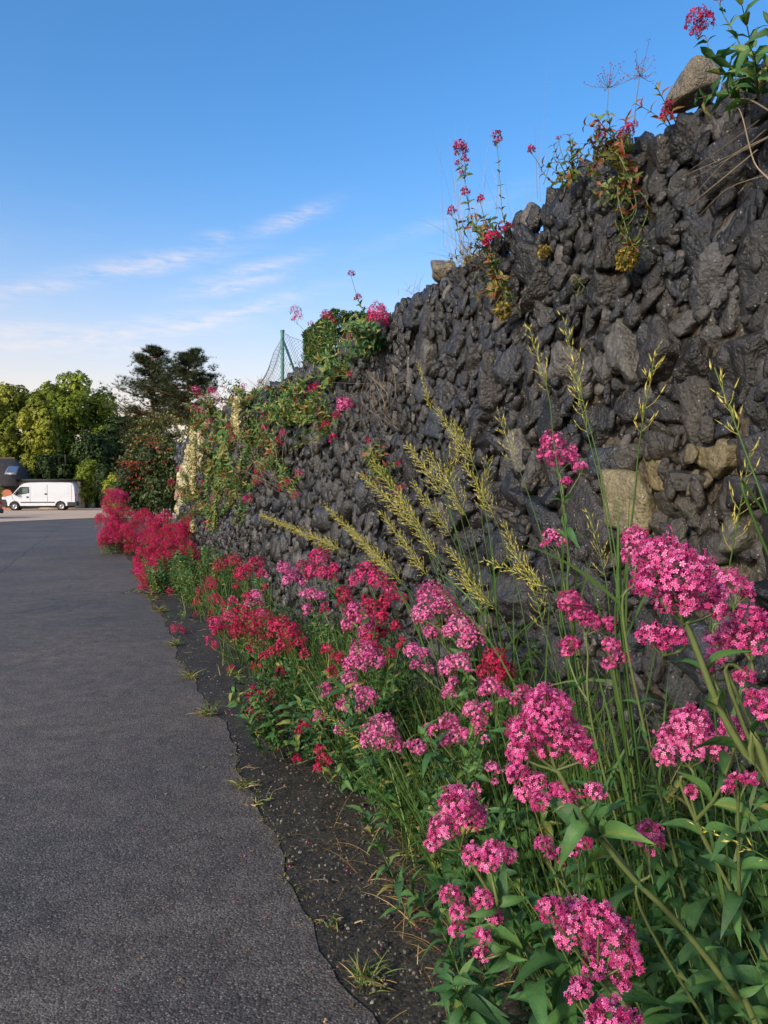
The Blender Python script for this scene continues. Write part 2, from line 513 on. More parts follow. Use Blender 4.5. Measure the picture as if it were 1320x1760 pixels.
m, nt, nd, lk, bs, out = nt_new('dark_slate_rubble')
oc = objco(nt)
at_h = attr(nt, 'hue').outputs['Color']; at_t = attr(nt, 'tint').outputs['Fac']
c = mixc(nt, 1.0, at_h, ramp(nt, noise(nt, 14, 6, 0.65, oc), [(0.25, 0.45), (0.5, 1.0), (0.8, 1.75)]), 'MULTIPLY')
c = mixc(nt, 1.0, c, ramp(nt, noise(nt, 75, 4, 0.65, oc), [(0.3, 0.65), (0.7, 1.4)]), 'MULTIPLY')
we = mth2(nt, 'MULTIPLY', ramp(nt, noise(nt, 1.7, 5, 0.6, oc), [(0.44, 0.0), (0.62, 1.0)]), ramp(nt, noise(nt, 17, 6, 0.7, oc), [(0.45, 0.0), (0.62, 0.26)]))
c = mixc(nt, we, c, (0.052, 0.041, 0.028))
# pale lichen blotches and quartz flecks, thickened with glints painted into the colour
li = mth2(nt, 'MULTIPLY', ramp(nt, noise(nt, 9, 6, 0.7, oc), [(0.66, 0.0), (0.74, 1.0)]), ramp(nt, noise(nt, 60, 4, 0.6, oc), [(0.42, 0.0), (0.6, 0.8)]))
c = mixc(nt, li, c, (0.13, 0.125, 0.105))
bw = nd.new('ShaderNodeRGBToBW'); lk.new(at_h, bw.inputs[0])
ms = mth2(nt, 'MULTIPLY', ramp(nt, bw.outputs[0], [(0.10, 0.0), (0.16, 1.0)]), ramp(nt, noise(nt, 26, 6, 0.7, oc), [(0.48, 0.0), (0.60, 0.75)]))
c = mixc(nt, ms, c, (0.10, 0.085, 0.025))
vo = nd.new('ShaderNodeTexVoronoi'); vo.inputs['Scale'].default_value = 85; lk.new(oc, vo.inputs['Vector'])
sc_ = nd.new('ShaderNodeSeparateColor'); lk.new(vo.outputs['Color'], sc_.inputs[0])
fl = mth2(nt, 'MULTIPLY', ramp(nt, sc_.outputs[0], [(0.93, 0.0), (0.94, 0.8)]), ramp(nt, vo.outputs['Distance'], [(0.22, 1.0), (0.3, 0.0)]))
c = mixc(nt, fl, c, (0.30, 0.29, 0.27))
lk.new(c, bs.inputs[0])
rg = ramp(nt, noise(nt, 22, 4, 0.6, oc), [(0.3, 0.22), (0.7, 0.48)]); lk.new(rg, bs.inputs['Roughness'])
bs.inputs['Specular IOR Level'].default_value = 0.65
mpg = nd.new('ShaderNodeMapping'); mpg.inputs['Scale'].default_value = (1, 1, 1); lk.new(oc, mpg.inputs[0])
wn = nd.new('ShaderNodeTexNoise'); wn.inputs['Scale'].default_value = 11; wn.inputs['Detail'].default_value = 5; lk.new(oc, wn.inputs['Vector'])
wsc = nd.new('ShaderNodeVectorMath'); wsc.operation = 'SCALE'; wsc.inputs['Scale'].default_value = 0.045; lk.new(wn.outputs['Color'], wsc.inputs[0])
wad = nd.new('ShaderNodeVectorMath'); wad.operation = 'ADD'; lk.new(oc, wad.inputs[0]); lk.new(wsc.outputs[0], wad.inputs[1])
vf = nd.new('ShaderNodeTexVoronoi'); vf.inputs['Scale'].default_value = 26; lk.new(wad.outputs[0], vf.inputs['Vector'])
vf2 = nd.new('ShaderNodeTexVoronoi'); vf2.inputs['Scale'].default_value = 70; lk.new(wad.outputs[0], vf2.inputs['Vector'])
hh = mth2(nt, 'ADD', mth2(nt, 'ADD', noise(nt, 38, 8, 0.72, oc, 0.15), mth2(nt, 'MULTIPLY', vf.outputs['Distance'], -0.5)), mth2(nt, 'ADD', mth2(nt, 'MULTIPLY', vf2.outputs['Distance'], -0.35), mth2(nt, 'MULTIPLY', noise(nt, 150, 3, 0.6, oc), 0.2)))
lk.new(bump(nt, hh, 0.85, 0.014), bs.inputs['Normal'])
M['stone'] = m


def ico(sub):
    import bmesh
    b = bmesh.new(); bmesh.ops.create_icosphere(b, subdivisions=sub, radius=1.0)
    b.verts.ensure_lookup_table()
    v = np.array([x.co[:] for x in b.verts]); f = np.array([[q.index for q in x.verts] for x in b.faces]); b.free()
    return norm(v), f


ICO = {k: ico(k) for k in (2, 3, 4)}


def rocks(sub, cen, ax, rad, col, seed=0, m=9, strat=0.05, blunt=0):
    """many faceted weathered stones: cen (k,3), ax (k,3,3) columns long/short/depth, rad (k,3)"""
    r = np.random.default_rng(seed)
    U, Fc = ICO[sub]
    k = len(cen); out_v = np.empty((k, len(U), 3)); 
    B = 400
    for s in range(0, k, B):
        e = min(k, s + B); q = e - s
        pn = norm(r.normal(size=(q, 13, 3)))
        pn[:, 0] = (0, 0, 1); pn[:, 0] += r.normal(size=(q, 3)) * 0.22; pn = norm(pn)
        pn[:, 1:4] = [(1, 0, 0), (-1, 0, 0), (0, 1, 0)]; pn[:, 4] = (0, -1, 0); pn[:, 5] = (0, 0, -1)
        of = r.uniform(0.55, 1.0, size=(q, 13)); of[:, 1:4] = r.uniform(0.85, 1.1, size=(q, 3)); of[:, 0] = r.uniform(0.5, 0.85, q)
        if blunt:
            of = np.maximum(of, blunt)
        dt = np.maximum(0, np.einsum('vj,qpj->qvp', U, pn)) / of[:, None]
        rr = (dt ** m).sum(-1) ** (-1.0 / m)
        for fr, am in ((2.6, 0.06), (5.5, 0.03)):
            kk = r.normal(size=(q, 3)) * fr; ph = r.uniform(0, 6.28, (q, 1))
            k2 = r.normal(size=(q, 3)) * fr; ph2 = r.uniform(0, 6.28, (q, 1))
            rr = rr * (1 + am * np.sin(np.einsum('vj,qj->qv', U, kk) + ph) + am * np.sin(np.einsum('vj,qj->qv', U, k2) + ph2))
        # thin bedding: sharp little ledges
        sn = norm(r.normal(size=(q, 3)) * (0.25, 0.35, 0.45) + np.array([0.1, 1.0, 0.25]))
        X = U[None] * rr[..., None]
        su = np.einsum('qvj,qj->qv', X, sn) * r.uniform(5, 10, (q, 1)) + r.uniform(0, 6, (q, 1))
        led = (su - np.floor(su)) ** 2
        X = X * (1 + strat * (led - 0.4))[..., None]
        X = X * rad[s:e, None, :]
        out_v[s:e] = np.einsum('qij,qvj->qvi', ax[s:e], X) + cen[s:e, None]
    return out_v, Fc


FIXED = [(1062, 845, 0.125, 0.15, 1.35), (1128, 812, 0.07, 1.2, 1.3), (1085, 880, 0.06, 0.3, 1.6), (1225, 790, 0.065, 0.1, 1.5), (1272, 925, 0.07, 0.3, 1.2), (1240, 1005, 0.07, 0.2, 1.3), (1150, 860, 0.085, 0.1, 1.6), (1135, 400, 0.10, 1.9, 1.5)]


def scatter(t0, t1, h_of, classes, seed):
    """stones thrown in size order, kept apart in a slanted, stretched metric"""
    r = np.random.default_rng(seed)
    P = np.zeros((0, 2)); Rd = np.zeros(0); An = np.zeros(0); As = np.zeros(0)
    cell = {}
    cs = 0.3
    res = []
    for (px, py, rr, an, asp) in FIXED:
        P = at_n(px, py, D_WALL); t, h = P @ DV, P[2]
        if t0 < t < t1:
            cell.setdefault((int(math.floor(t / cs)), int(math.floor(h / cs))), []).append((t, h, rr, math.cos(an), math.sin(an), asp))
            res.append((t, h, rr, an, asp))
    for rad, tries in classes:
        for _ in range(tries):
            t = r.uniform(t0, t1); h = r.uniform(0.0, h_of(t) - rad * 1.0)
            rr = rad * r.uniform(0.8, 1.25)
            # bigger stones low down and close to the near end, slivers further on
            blocky = h < 2.0 - 0.30 * max(0, t - 2.0) and 0 < t < 5.5
            if rad > 0.12 and not blocky:
                continue
            an = R(112) + 0.5 * math.sin(t * 1.3 + h * 2.1) * 0.6 + r.normal() * 0.55
            asp = r.uniform(1.1, 2.1)
            if blocky:
                an = r.normal() * 0.5 + (R(112) if r.random() < 0.3 else 0.15); asp = r.uniform(1.0, 1.75)
            ca, sa = math.cos(an), math.sin(an)
            ok = True
            ci, cj = int(math.floor(t / cs)), int(math.floor(h / cs))
            for a in (-1, 0, 1):
                for b in (-1, 0, 1):
                    for (t2, h2, r2, ca2, sa2, as2) in cell.get((ci + a, cj + b), ()):
                        dx, dy = t - t2, h - h2
                        u1 = (dx * ca + dy * sa); v1 = (-dx * sa + dy * ca)
                        g1 = rr / max(1e-6, math.hypot(1, 0)) 
                        d1 = math.hypot(u1 / math.sqrt(asp), v1 * math.sqrt(asp))
                        u2 = (dx * ca2 + dy * sa2); v2 = (-dx * sa2 + dy * ca2)
                        d2 = math.hypot(u2 / math.sqrt(as2), v2 * math.sqrt(as2))
                        if 0.5 * (d1 + d2) < (rr + r2) * 0.86:
                            ok = False; break
                    if not ok: break
                if not ok: break
            if ok:
                cell.setdefault((ci, cj), []).append((t, h, rr, ca, sa, asp))
                res.append((t, h, rr, an, asp))
    return np.array(res)


def stone_cols(t, h, r):
    k = len(t)
    base = np.array([0.0120, 0.0120, 0.0128])[None] * r.uniform(0.45, 1.9, (k, 1))
    kind = r.random(k)
    base[kind < 0.22] *= np.array([0.85, 1.0, 1.25])
    base[(kind > 0.5) & (kind < 0.72)] *= np.array([1.15, 1.05, 0.92])
    g = kind > 0.90
    base[g] = np.array([0.062, 0.058, 0.053])[None] * r.uniform(0.7, 1.3, (g.sum(), 1))
    # limestone lumps built into the foot of the wall and the lichened far end
    for (px, py, rp, col) in [(1150, 850, 125, (0.030, 0.026, 0.020)), (1080, 850, 58, (0.105, 0.088, 0.050)), (1215, 800, 36, (0.080, 0.064, 0.034)), (1062, 845, 18, (0.15, 0.128, 0.07)), (1128, 812, 12, (0.16, 0.125, 0.055)), (1085, 880, 12, (0.14, 0.118, 0.058)), (1225, 790, 12, (0.105, 0.085, 0.042)), (1272, 925, 12, (0.075, 0.07, 0.05)), (1240, 1005, 12, (0.12, 0.105, 0.065)), (858, 772, 12, (0.06, 0.058, 0.05)),
                              (1150, 860, 12, (0.04, 0.037, 0.028)), (1310, 1000, 40, (0.06, 0.056, 0.046)), (1050, 930, 36, (0.05, 0.045, 0.032)), (1240, 500, 45, (0.042, 0.042, 0.044)), (1010, 640, 30, (0.045, 0.043, 0.041)),
                              (1190, 560, 34, (0.05, 0.049, 0.047)), (1060, 620, 26, (0.055, 0.052, 0.045))]:
        P = at_n(px, py, D_WALL); z = P[1]
        d = np.hypot((t - P @ DV), (h - P[2]))
        hit = d < rp * z / F * 1.15
        base[hit] = np.array(col)[None] * r.uniform(0.8, 1.15, (hit.sum(), 1))
    # cream lichened band at the far end, slanting down
    lo = 2.15 - (t - 14.5) * 0.12
    hit = (t > 15.2) & (np.abs(h - (2.55 - (t - 15.2) * 0.23)) < 0.5) & (r.random(k) < 0.85)
    base[hit] = np.array([0.42, 0.38, 0.22])[None] * r.uniform(0.7, 1.15, (hit.sum(), 1))
    return base


wall = empty('dry_stone_wall', wt(4.0, D_WALL + 0.25, 0), 'tall dark slate rubble wall running along the verge, pink valerian at its foot', 'wall')
mb = MB()
# core of earth and small rubble behind the face stones
cts = np.concatenate([np.arange(-14, T_END - 0.15, 0.35), [T_END - 0.15]])
prof = []
for t in cts:
    hh_ = float(top_h(t)) - 0.05 + 0.02 * math.sin(t * 3.7)
    for (N, h) in [(D_WALL + 0.035, -0.05), (D_WALL + 0.035, hh_ - 0.05), (D_WALL + 0.12, hh_), (D_WALL + 0.55, hh_ + 0.01), (D_WALL + 0.55, -0.05)]:
        prof.append(wt(t, N, h))
k = 5; n = len(cts)
i = (np.arange(n - 1)[:, None] * k + np.arange(k - 1)[None]).reshape(-1, 1)
mb.add(np.array(prof), np.concatenate([i, i + k, i + k + 1, i + 1], 1), 0.5, (0.045, 0.036, 0.025))
mb.add(np.array(prof[:5]), np.arange(5)[None], 0.5, (0.016, 0.014, 0.012)); mb.add(np.array(prof[-5:]), np.arange(5)[None, ::-1], 0.5, (0.016, 0.014, 0.012))
mb.obj('wall_core', M['stone'], wall, False)

r = np.random.default_rng(11)
S = []
S.append(scatter(1.1, 6.5, lambda t: float(top_h(t)) + 0.02, [(0.125, 40), (0.095, 130), (0.075, 700), (0.055, 4800), (0.04, 10000), (0.026, 11000)], 3))
S.append(scatter(6.5, T_END, lambda t: float(top_h(t)) + 0.02, [(0.115, 300), (0.085, 2500), (0.062, 9000), (0.042, 12000)], 4))
S.append(scatter(-14, 1.1, lambda t: float(top_h(t)) + 0.02, [(0.2, 500), (0.13, 1500), (0.09, 2500)], 5))
S = np.concatenate(S)
t, h, rr, an, asp = S.T
k = len(t)
print('stones', k)
cen = DV[None] * t[:, None] + UP[None] * h[:, None] + NV[None] * (D_WALL + 0.03 + r.normal(size=k) * 0.017)[:, None]
eL = np.cos(an)[:, None] * DV[None] + np.sin(an)[:, None] * UP[None]
eD = np.broadcast_to(-NV, (k, 3)) + r.normal(size=(k, 3)) * 0.13
eD = norm(eD); eS = norm(np.cross(eD, eL)); eL = np.cross(eS, eD)
ax = np.stack([eL, eS, eD], -1)
rad = np.stack([rr * np.sqrt(asp) * 1.16, rr / np.sqrt(asp) * 1.19, np.minimum(rr * 1.05, 0.085) * r.uniform(0.8, 1.35, k)], 1)
cols = stone_cols(t, h, r)
tin = r.random(k)
mb = MB()
near = (t < 5.5) & (rr > 0.03) & (t > 1.1)
big = near & (rr > 0.05) & (t < 5.0)
for sub, sel in ((4, big), (3, near & ~big), (2, ~near)):
    idx = np.nonzero(sel)[0]
    V, Fc = rocks(sub, cen[idx], ax[idx], rad[idx], cols[idx], seed=sub + 20, m=40 if sub > 2 else 28, strat=0.0)
    nv = V.shape[1]
    off = (np.arange(len(idx)) * nv)[:, None, None]
    mb.add(V.reshape(-1, 3), (Fc[None] + off).reshape(-1, 3), np.repeat(tin[idx], nv), np.repeat(cols[idx], nv, 0))
# thin slaty flakes standing proud between the bigger stones
kf = 8000
tf = np.concatenate([r.uniform(1.3, 5.5, 3800), r.uniform(5.5, T_END, kf - 3800)]); hf = r.uniform(0, 1, kf) * (top_h(tf) - 0.03)
keep = ~((hf < 2.0 - 0.30 * np.maximum(0, tf - 2.0)) & (tf < 5.5) & (r.random(kf) < 0.75)); tf = tf[keep]; hf = hf[keep]; kf = len(tf)
af = R(115) + 0.4 * np.sin(tf * 1.3 + hf * 2.1) + r.normal(size=kf) * 0.3
cf_ = DV[None] * tf[:, None] + UP[None] * hf[:, None] + NV[None] * (D_WALL - r.uniform(-0.03, 0.03, kf))[:, None]
eL = norm(np.cos(af)[:, None] * DV[None] + np.sin(af)[:, None] * UP[None] - NV[None] * r.normal(size=kf)[:, None] * 0.25)
eD = norm(-NV[None] + DV[None] * r.normal(size=kf)[:, None] * 0.6 + UP[None] * r.uniform(-0.1, 0.7, kf)[:, None]); eS = norm(np.cross(eD, eL)); eD = np.cross(eL, eS)
rf_ = r.uniform(0.022, 0.05, kf)
radf = np.stack([rf_ * r.uniform(0.9, 1.5, kf), rf_ * r.uniform(0.6, 1.0, kf), rf_ * r.uniform(0.4, 0.7, kf)], 1)
colf = stone_cols(tf, hf, r)
V, Fc = rocks(2, cf_, np.stack([eL, eS, eD], -1), radf, colf, seed=61, m=26, strat=0.02)
nv = V.shape[1]; off = (np.arange(kf) * nv)[:, None, None]
mb.add(V.reshape(-1, 3), (Fc[None] + off).reshape(-1, 3), np.repeat(r.random(kf), nv), np.repeat(colf, nv, 0))
# broken stones along the crest and the far end face
kk = 620
t2 = np.concatenate([r.uniform(-14, T_END, kk), np.full(90, T_END - 0.05)])
N2 = np.concatenate([D_WALL + r.uniform(0.02, 0.42, kk), D_WALL + r.uniform(0, 0.5, 90)])
h2 = np.concatenate([top_h(t2[:kk]) - 0.075 + r.normal(size=kk) * 0.012, r.uniform(0, 2.6, 90)])
rd2 = np.concatenate([r.uniform(0.04, 0.07, kk), r.uniform(0.09, 0.16, 90)])
cen2 = DV[None] * t2[:, None] + NV[None] * N2[:, None] + UP[None] * h2[:, None]
q = norm(r.normal(size=(len(t2), 3))); q2 = norm(np.cross(q, r.normal(size=(len(t2), 3)))); ax2 = np.stack([q, q2, np.cross(q, q2)], -1)
rad2 = rd2[:, None] * r.uniform(0.6, 1.25, (len(t2), 3))
col2 = stone_cols(t2, h2, r)
V, Fc = rocks(2, cen2, ax2, rad2, col2, seed=31, m=10, strat=0.06)
nv = V.shape[1]; off = (np.arange(len(t2)) * nv)[:, None, None]
mb.add(V.reshape(-1, 3), (Fc[None] + off).reshape(-1, 3), np.repeat(r.random(len(t2)), nv), np.repeat(col2, nv, 0))
mb.obj('stone_facing', M['stone'], wall, True)

# two loose tan blocks lying on the crest
for (px, py, N, rad_, label, seed) in [(1193, 150, 1.90, (0.085, 0.075, 0.085), 'large tan lichened block on top of the wall, beside the red valerian', 41),
                                        (762, 466, 1.98, (0.085, 0.075, 0.09), 'small square tan block on the wall crest, beside the tall row of valerian spikes', 42)]:
    P = at_n(px, py, N)
    mb = MB(); cc = np.array([[0.125, 0.105, 0.07]])
    A = np.stack([norm(DV * 0.9 + NV * 0.3), np.array([0, 0, 1.0]), np.cross(norm(DV * 0.9 + NV * 0.3), [0, 0, 1.0])], -1)[None]
    V, Fc = rocks(4, P[None], A, np.array([rad_]), cc, seed=seed, m=14, strat=0.02, blunt=0.78)
    mb.add(V[0] - P, Fc, 0.5, cc[0])
    o = mb.obj('cap_stone', M['stone'], None, True, label=label, category='stone')
    o.location = P

# earth bank held up by the wall
m, nt, nd, lk, bs, out = nt_new('bank_earth')
p = geo_pos(nt)
c = mixc(nt, ramp(nt, noise(nt, 3, 6, 0.6, p), [(0.35, 0.0), (0.65, 1.0)]), (0.05, 0.065, 0.02), (0.13, 0.11, 0.045))
lk.new(c, bs.inputs[0]); bs.inputs['Roughness'].default_value = 0.95
lk.new(bump(nt, noise(nt, 14, 6, 0.7, p), 1.0, 0.08), bs.inputs['Normal'])
mb = MB()
gts = np.concatenate([np.arange(-40, 20, 1.0), np.arange(20, 30, 0.6), [40, 60]]); gns = np.array([D_WALL + 0.45, 2.6, 3.2, 4, 6, 10, 16, 30, 60])
V = []
for t in gts:
    for N in gns:
        f = 1 - min(1, max(0, (t - 20.3) / 7.0)); f = f * f * (3 - 2 * f)
        V.append(wt(t, N, -0.02 + (float(top_h(t)) - 0.11) * f + (0.05 * math.sin(t * 1.3 + N * 2) - 0.05) * f))
k = len(gns); n = len(gts)
i = (np.arange(n - 1)[:, None] * k + np.arange(k - 1)[None]).reshape(-1, 1)
mb.add(np.array(V), np.concatenate([i, i + k, i + k + 1, i + 1], 1), 0.5)
mb.obj('bank', m, None, True, kind='structure')
# ---------------------------------------------------------------- leaf clouds and trees
def rand_rot(k, r):
    a = norm(r.normal(size=(k, 3))); b = norm(np.cross(a, r.normal(size=(k, 3))))
    return np.stack([a, b, np.cross(a, b)], -1)


CLUMP_V = np.array([[0, -0.5, 0], [0.32, 0, 0.08], [0, 0.5, 0], [-0.32, 0, 0.08], [0.2, -0.1, -0.2], [0.55, 0.2, 0.1], [0.3, 0.5, 0.05], [-0.2, -0.25, 0.2], [-0.55, 0.1, -0.1], [-0.35, 0.4, 0.1]])
CLUMP_F = [np.array([[0, 1, 2, 3]]), np.array([[4, 5, 6], [7, 8, 9]])]


def leaf_cloud(mb, lobes, n, size, seed, inner=0.2, up=0.3, tlo=0.0, thi=1.0):
    """leaf sprays in the outer shells of many lobes; gaps stay between the lobes"""
    r = np.random.default_rng(seed)
    C = np.array([l[0] for l in lobes], float); A = np.array([l[1] for l in lobes], float)
    wgt = (A[:, 0] * A[:, 1] + A[:, 1] * A[:, 2] + A[:, 0] * A[:, 2]); wgt /= wgt.sum()
    which = r.choice(len(lobes), n, p=wgt)
    d = norm(r.normal(size=(n, 3)) + np.array([0, 0, 0.25]))
    # lumpy lobes: twig clusters pull the leaves together
    rad = 1 - inner * r.random(n) ** 1.6
    lump = 1 + 0.16 * np.sin(d[:, 0] * 7 + which) * np.sin(d[:, 1] * 6 + which * 2.1) + 0.12 * np.sin(d[:, 2] * 9 + which * 1.3)
    P = C[which] + d * A[which] * (rad * lump)[:, None]
    nrm = norm(d + np.array([0, 0, up]) + r.normal(size=(n, 3)) * 0.32)
    tg = norm(np.cross(nrm, r.normal(size=(n, 3))))
    Mx = np.stack([tg, np.cross(nrm, tg), nrm], -1) * (size * r.uniform(0.6, 1.4, n))[:, None, None]
    tint = np.clip(tlo + (thi - tlo) * (0.5 + 0.28 * np.sin(which * 2.7) + r.normal(size=n) * 0.16), 0, 1)
    mb.copies(CLUMP_V, CLUMP_F, Mx, P, tint)


def sub_lobes(c, a, k, seed, frac=0.42):
    r = np.random.default_rng(seed)
    out = []
    for q in range(k):
        d = norm(r.normal(size=3) + np.array([0, -0.2, 0.25]))
        s = frac * r.uniform(0.7, 1.25)
        out.append((np.array(c) + d * np.array(a) * (1 - s * 0.75), np.array(a) * s * np.array([1, 1, 0.85])))
    return out


M['crown_gold'] = tint_mat('golden_green_leaves', [(0.0, (0.09, 0.11, 0.016)), (0.5, (0.21, 0.24, 0.03)), (1.0, (0.33, 0.33, 0.045))], 0.6, 0.25, 0.2)
M['crown_green'] = tint_mat('fresh_green_leaves', [(0.0, (0.09, 0.13, 0.016)), (0.5, (0.21, 0.27, 0.03)), (1.0, (0.33, 0.37, 0.045))], 0.6, 0.32, 0.2)
M['crown_dark'] = tint_mat('dark_green_leaves', [(0.0, (0.012, 0.025, 0.008)), (0.5, (0.03, 0.055, 0.014)), (1.0, (0.06, 0.09, 0.02))], 0.6, 0.2, 0.2)
M['needles'] = tint_mat('pine_needles', [(0.0, (0.012, 0.022, 0.010)), (0.5, (0.03, 0.045, 0.018)), (1.0, (0.06, 0.07, 0.028))], 0.6, 0.12, 0.2)
M['bark'] = tint_mat('grey_bark', [(0.0, (0.04, 0.032, 0.025)), (1.0, (0.13, 0.105, 0.08))], 0.9, 0, 0.2, 5, 0.4, bmp=(20, 0.8, 0.03))
M['pine_bark'] = tint_mat('orange_pine_bark', [(0.0, (0.07, 0.04, 0.025)), (0.5, (0.22, 0.10, 0.045)), (1.0, (0.30, 0.15, 0.07))], 0.9, 0, 0.2, 5, 0.4, bmp=(16, 0.8, 0.03))


def grow(mb, base, top, r0, k, seed, spread, droop=0.0, r1=0.12):
    r = np.random.default_rng(seed)
    base = np.array(base); top = np.array(top); H = top - base
    tr = curve([base, base + H * 0.35 + r.normal(size=3) * 0.03 * np.linalg.norm(H) * np.array([1, 1, 0]), base + H * 0.7 + r.normal(size=3) * 0.03 * np.linalg.norm(H) * np.array([1, 1, 0]), top], 16)
    tube(mb, tr, np.linspace(r0, r0 * r1, 16), 8, np.linspace(0.2, 0.9, 16))
    for q in range(k):
        s = r.uniform(0.25, 0.9); p = tr[int(s * 15)]
        an = q * 2.4 + r.uniform(-0.4, 0.4); L = spread * (1.1 - s * 0.6) * r.uniform(0.7, 1.1)
        e = p + np.array([math.cos(an) * L, math.sin(an) * L, L * (0.75 - droop)])
        mid = (p + e) / 2 + np.array([0, 0, -L * 0.08])
        br = curve([p, mid, e], 9)
        tube(mb, br, np.linspace(r0 * (0.5 - 0.3 * s), r0 * 0.06, 9), 5, 0.6)
        for w_ in range(3):
            b = br[4 + w_]; e2 = b + norm(r.normal(size=3) + np.array([math.cos(an), math.sin(an), 0.8])) * L * 0.4
            tube(mb, curve([b, (b + e2) / 2 + r.normal(size=3) * 0.05 * L, e2], 6), np.linspace(r0 * 0.12, r0 * 0.03, 6), 4, 0.6)


def leafy_tree(label, cat, name, mat, z, px, pytop, pybot, wpx, n, size, seed, lobes=None, trunkbase=None, group=None, k=15, dz=None, frac=0.42, core=0.62):
    top = at_z(px, pytop, z); bot = at_z(px, pybot, z)
    g = np.array([bot[0], z, 0.0])
    rx = wpx / 2 * z / F; rz = (top[2] - bot[2]) / 2
    root = empty(name, g, label, cat, group)
    c = np.array([bot[0], z, (top[2] + bot[2]) / 2]); a = np.array([rx, dz or rx, rz])
    mb = MB()
    L = sub_lobes(c, a, k, seed, frac) + [(c, a * core)]
    leaf_cloud(mb, L, n, size, seed + 1)
    mb.obj('crown', mat, root, False)
    mb = MB(); grow(mb, (g[0], z, -0.05), c + np.array([0, 0, rz * 0.6]), max(0.1, rx * 0.085), 9, seed, rx * 0.8)
    mb.obj('trunk', M['bark'], root)
    return root


def shrub(label, name, mat, z, px, pytop, pybot, wpx, n, size, seed, cat='bush', group=None, k=9, tlo=0, thi=1):
    top = at_z(px, pytop, z)
    hh = top[2]; rx = wpx / 2 * z / F
    root = empty(name, (top[0], z, 0), label, cat, group)
    mb = MB(); c = np.array([top[0], z, hh * 0.5]); a = np.array([rx, rx, hh * 0.5])
    leaf_cloud(mb, sub_lobes(c, a, k, seed, 0.5) + [(c, a * 0.7)], n, size, seed + 1, tlo=tlo, thi=thi)
    mb.obj('foliage', mat, root, False)
    mb = MB()
    r = np.random.default_rng(seed)
    for q in range(7):
        an = q * 0.9; e = c + np.array([math.cos(an) * rx * 0.6, math.sin(an) * rx * 0.6, hh * 0.2 + r.uniform(-.1, .2) * hh])
        tube(mb, curve([(top[0] + 0.05 * math.cos(an), z + 0.05 * math.sin(an), -0.05), (c + e) / 2 - UP * hh * 0.2, e], 7), np.linspace(0.03, 0.008, 7) * max(1, hh / 2), 5, 0.4)
    mb.obj('branches', M['bark'], root)
    return root


# broadleaf trees beyond the forecourt
leafy_tree('golden green broadleaf tree behind the slate-roofed house', 'tree', 'broadleaf_tree', M['crown_gold'], 80, 18, 662, 850, 150, 17000, 0.33, 101, k=32, frac=0.27, core=0.8)
leafy_tree('large domed green tree standing behind the white van', 'tree', 'broadleaf_tree', M['crown_green'], 86, 130, 640, 860, 156, 26000, 0.32, 102, k=46, frac=0.24, core=0.86)
leafy_tree('yellow-green tree low in front of the domed tree, left of it', 'tree', 'broadleaf_tree', M['crown_gold'], 76, 74, 676, 800, 76, 4200, 0.36, 103, k=12)
leafy_tree('dark round tree filling the gap between the domed tree and the pines', 'tree', 'broadleaf_tree', M['crown_dark'], 84, 226, 700, 850, 96, 5200, 0.4, 105, k=12)
leafy_tree('tall golden tree at the edge of the view, outermost behind the house', 'tree', 'broadleaf_tree', M['crown_gold'], 88, -95, 640, 850, 160, 6000, 0.45, 106, k=14)
leafy_tree('dark low tree under the right side of the domed tree', 'tree', 'broadleaf_tree', M['crown_dark'], 74, 168, 745, 872, 92, 5200, 0.32, 107, k=12)
# shrubs behind and beside the van
shrub('dark green bush straight behind the rear half of the white van', 'garden_bush', M['crown_dark'], 72, 95, 770, 870, 70, 3800, 0.26, 111)
shrub('mid green bush just off the rear end of the white van', 'garden_bush', M['crown_green'], 70, 148, 792, 874, 60, 3200, 0.24, 112, thi=0.6)
shrub('dark bush on the far verge between the van and the pale green bush', 'garden_bush', M['crown_dark'], 67, 182, 800, 876, 40, 2200, 0.22, 113)
shrub('yellow-green bush against the gable of the slate-roofed house', 'garden_bush', M['crown_gold'], 71, 52, 775, 860, 40, 2000, 0.24, 114)
shrub('small lime green bush beside the red car', 'garden_bush', M['crown_green'], 46, -8, 828, 868, 26, 900, 0.12, 115, tlo=0.6, thi=1.4)
shrub('pale lime green bush beyond the end of the wall', 'garden_bush', M['crown_green'], 44, 203, 815, 878, 50, 2600, 0.14, 116, tlo=0.45, thi=1.3)


# two Scots pines
SPR = []
for q in range(11):
    a = q * 2.4; e = 0.25 + 0.5 * ((q * 7) % 11) / 11
    d = np.array([math.cos(a) * math.cos(e), math.sin(a) * math.cos(e), math.sin(e)]); sd_ = norm(np.cross(d, UP)) * 0.05
    SPR += [sd_, -sd_, d]
SPR = np.array(SPR); SPR_F = [np.arange(len(SPR)).reshape(-1, 3)]


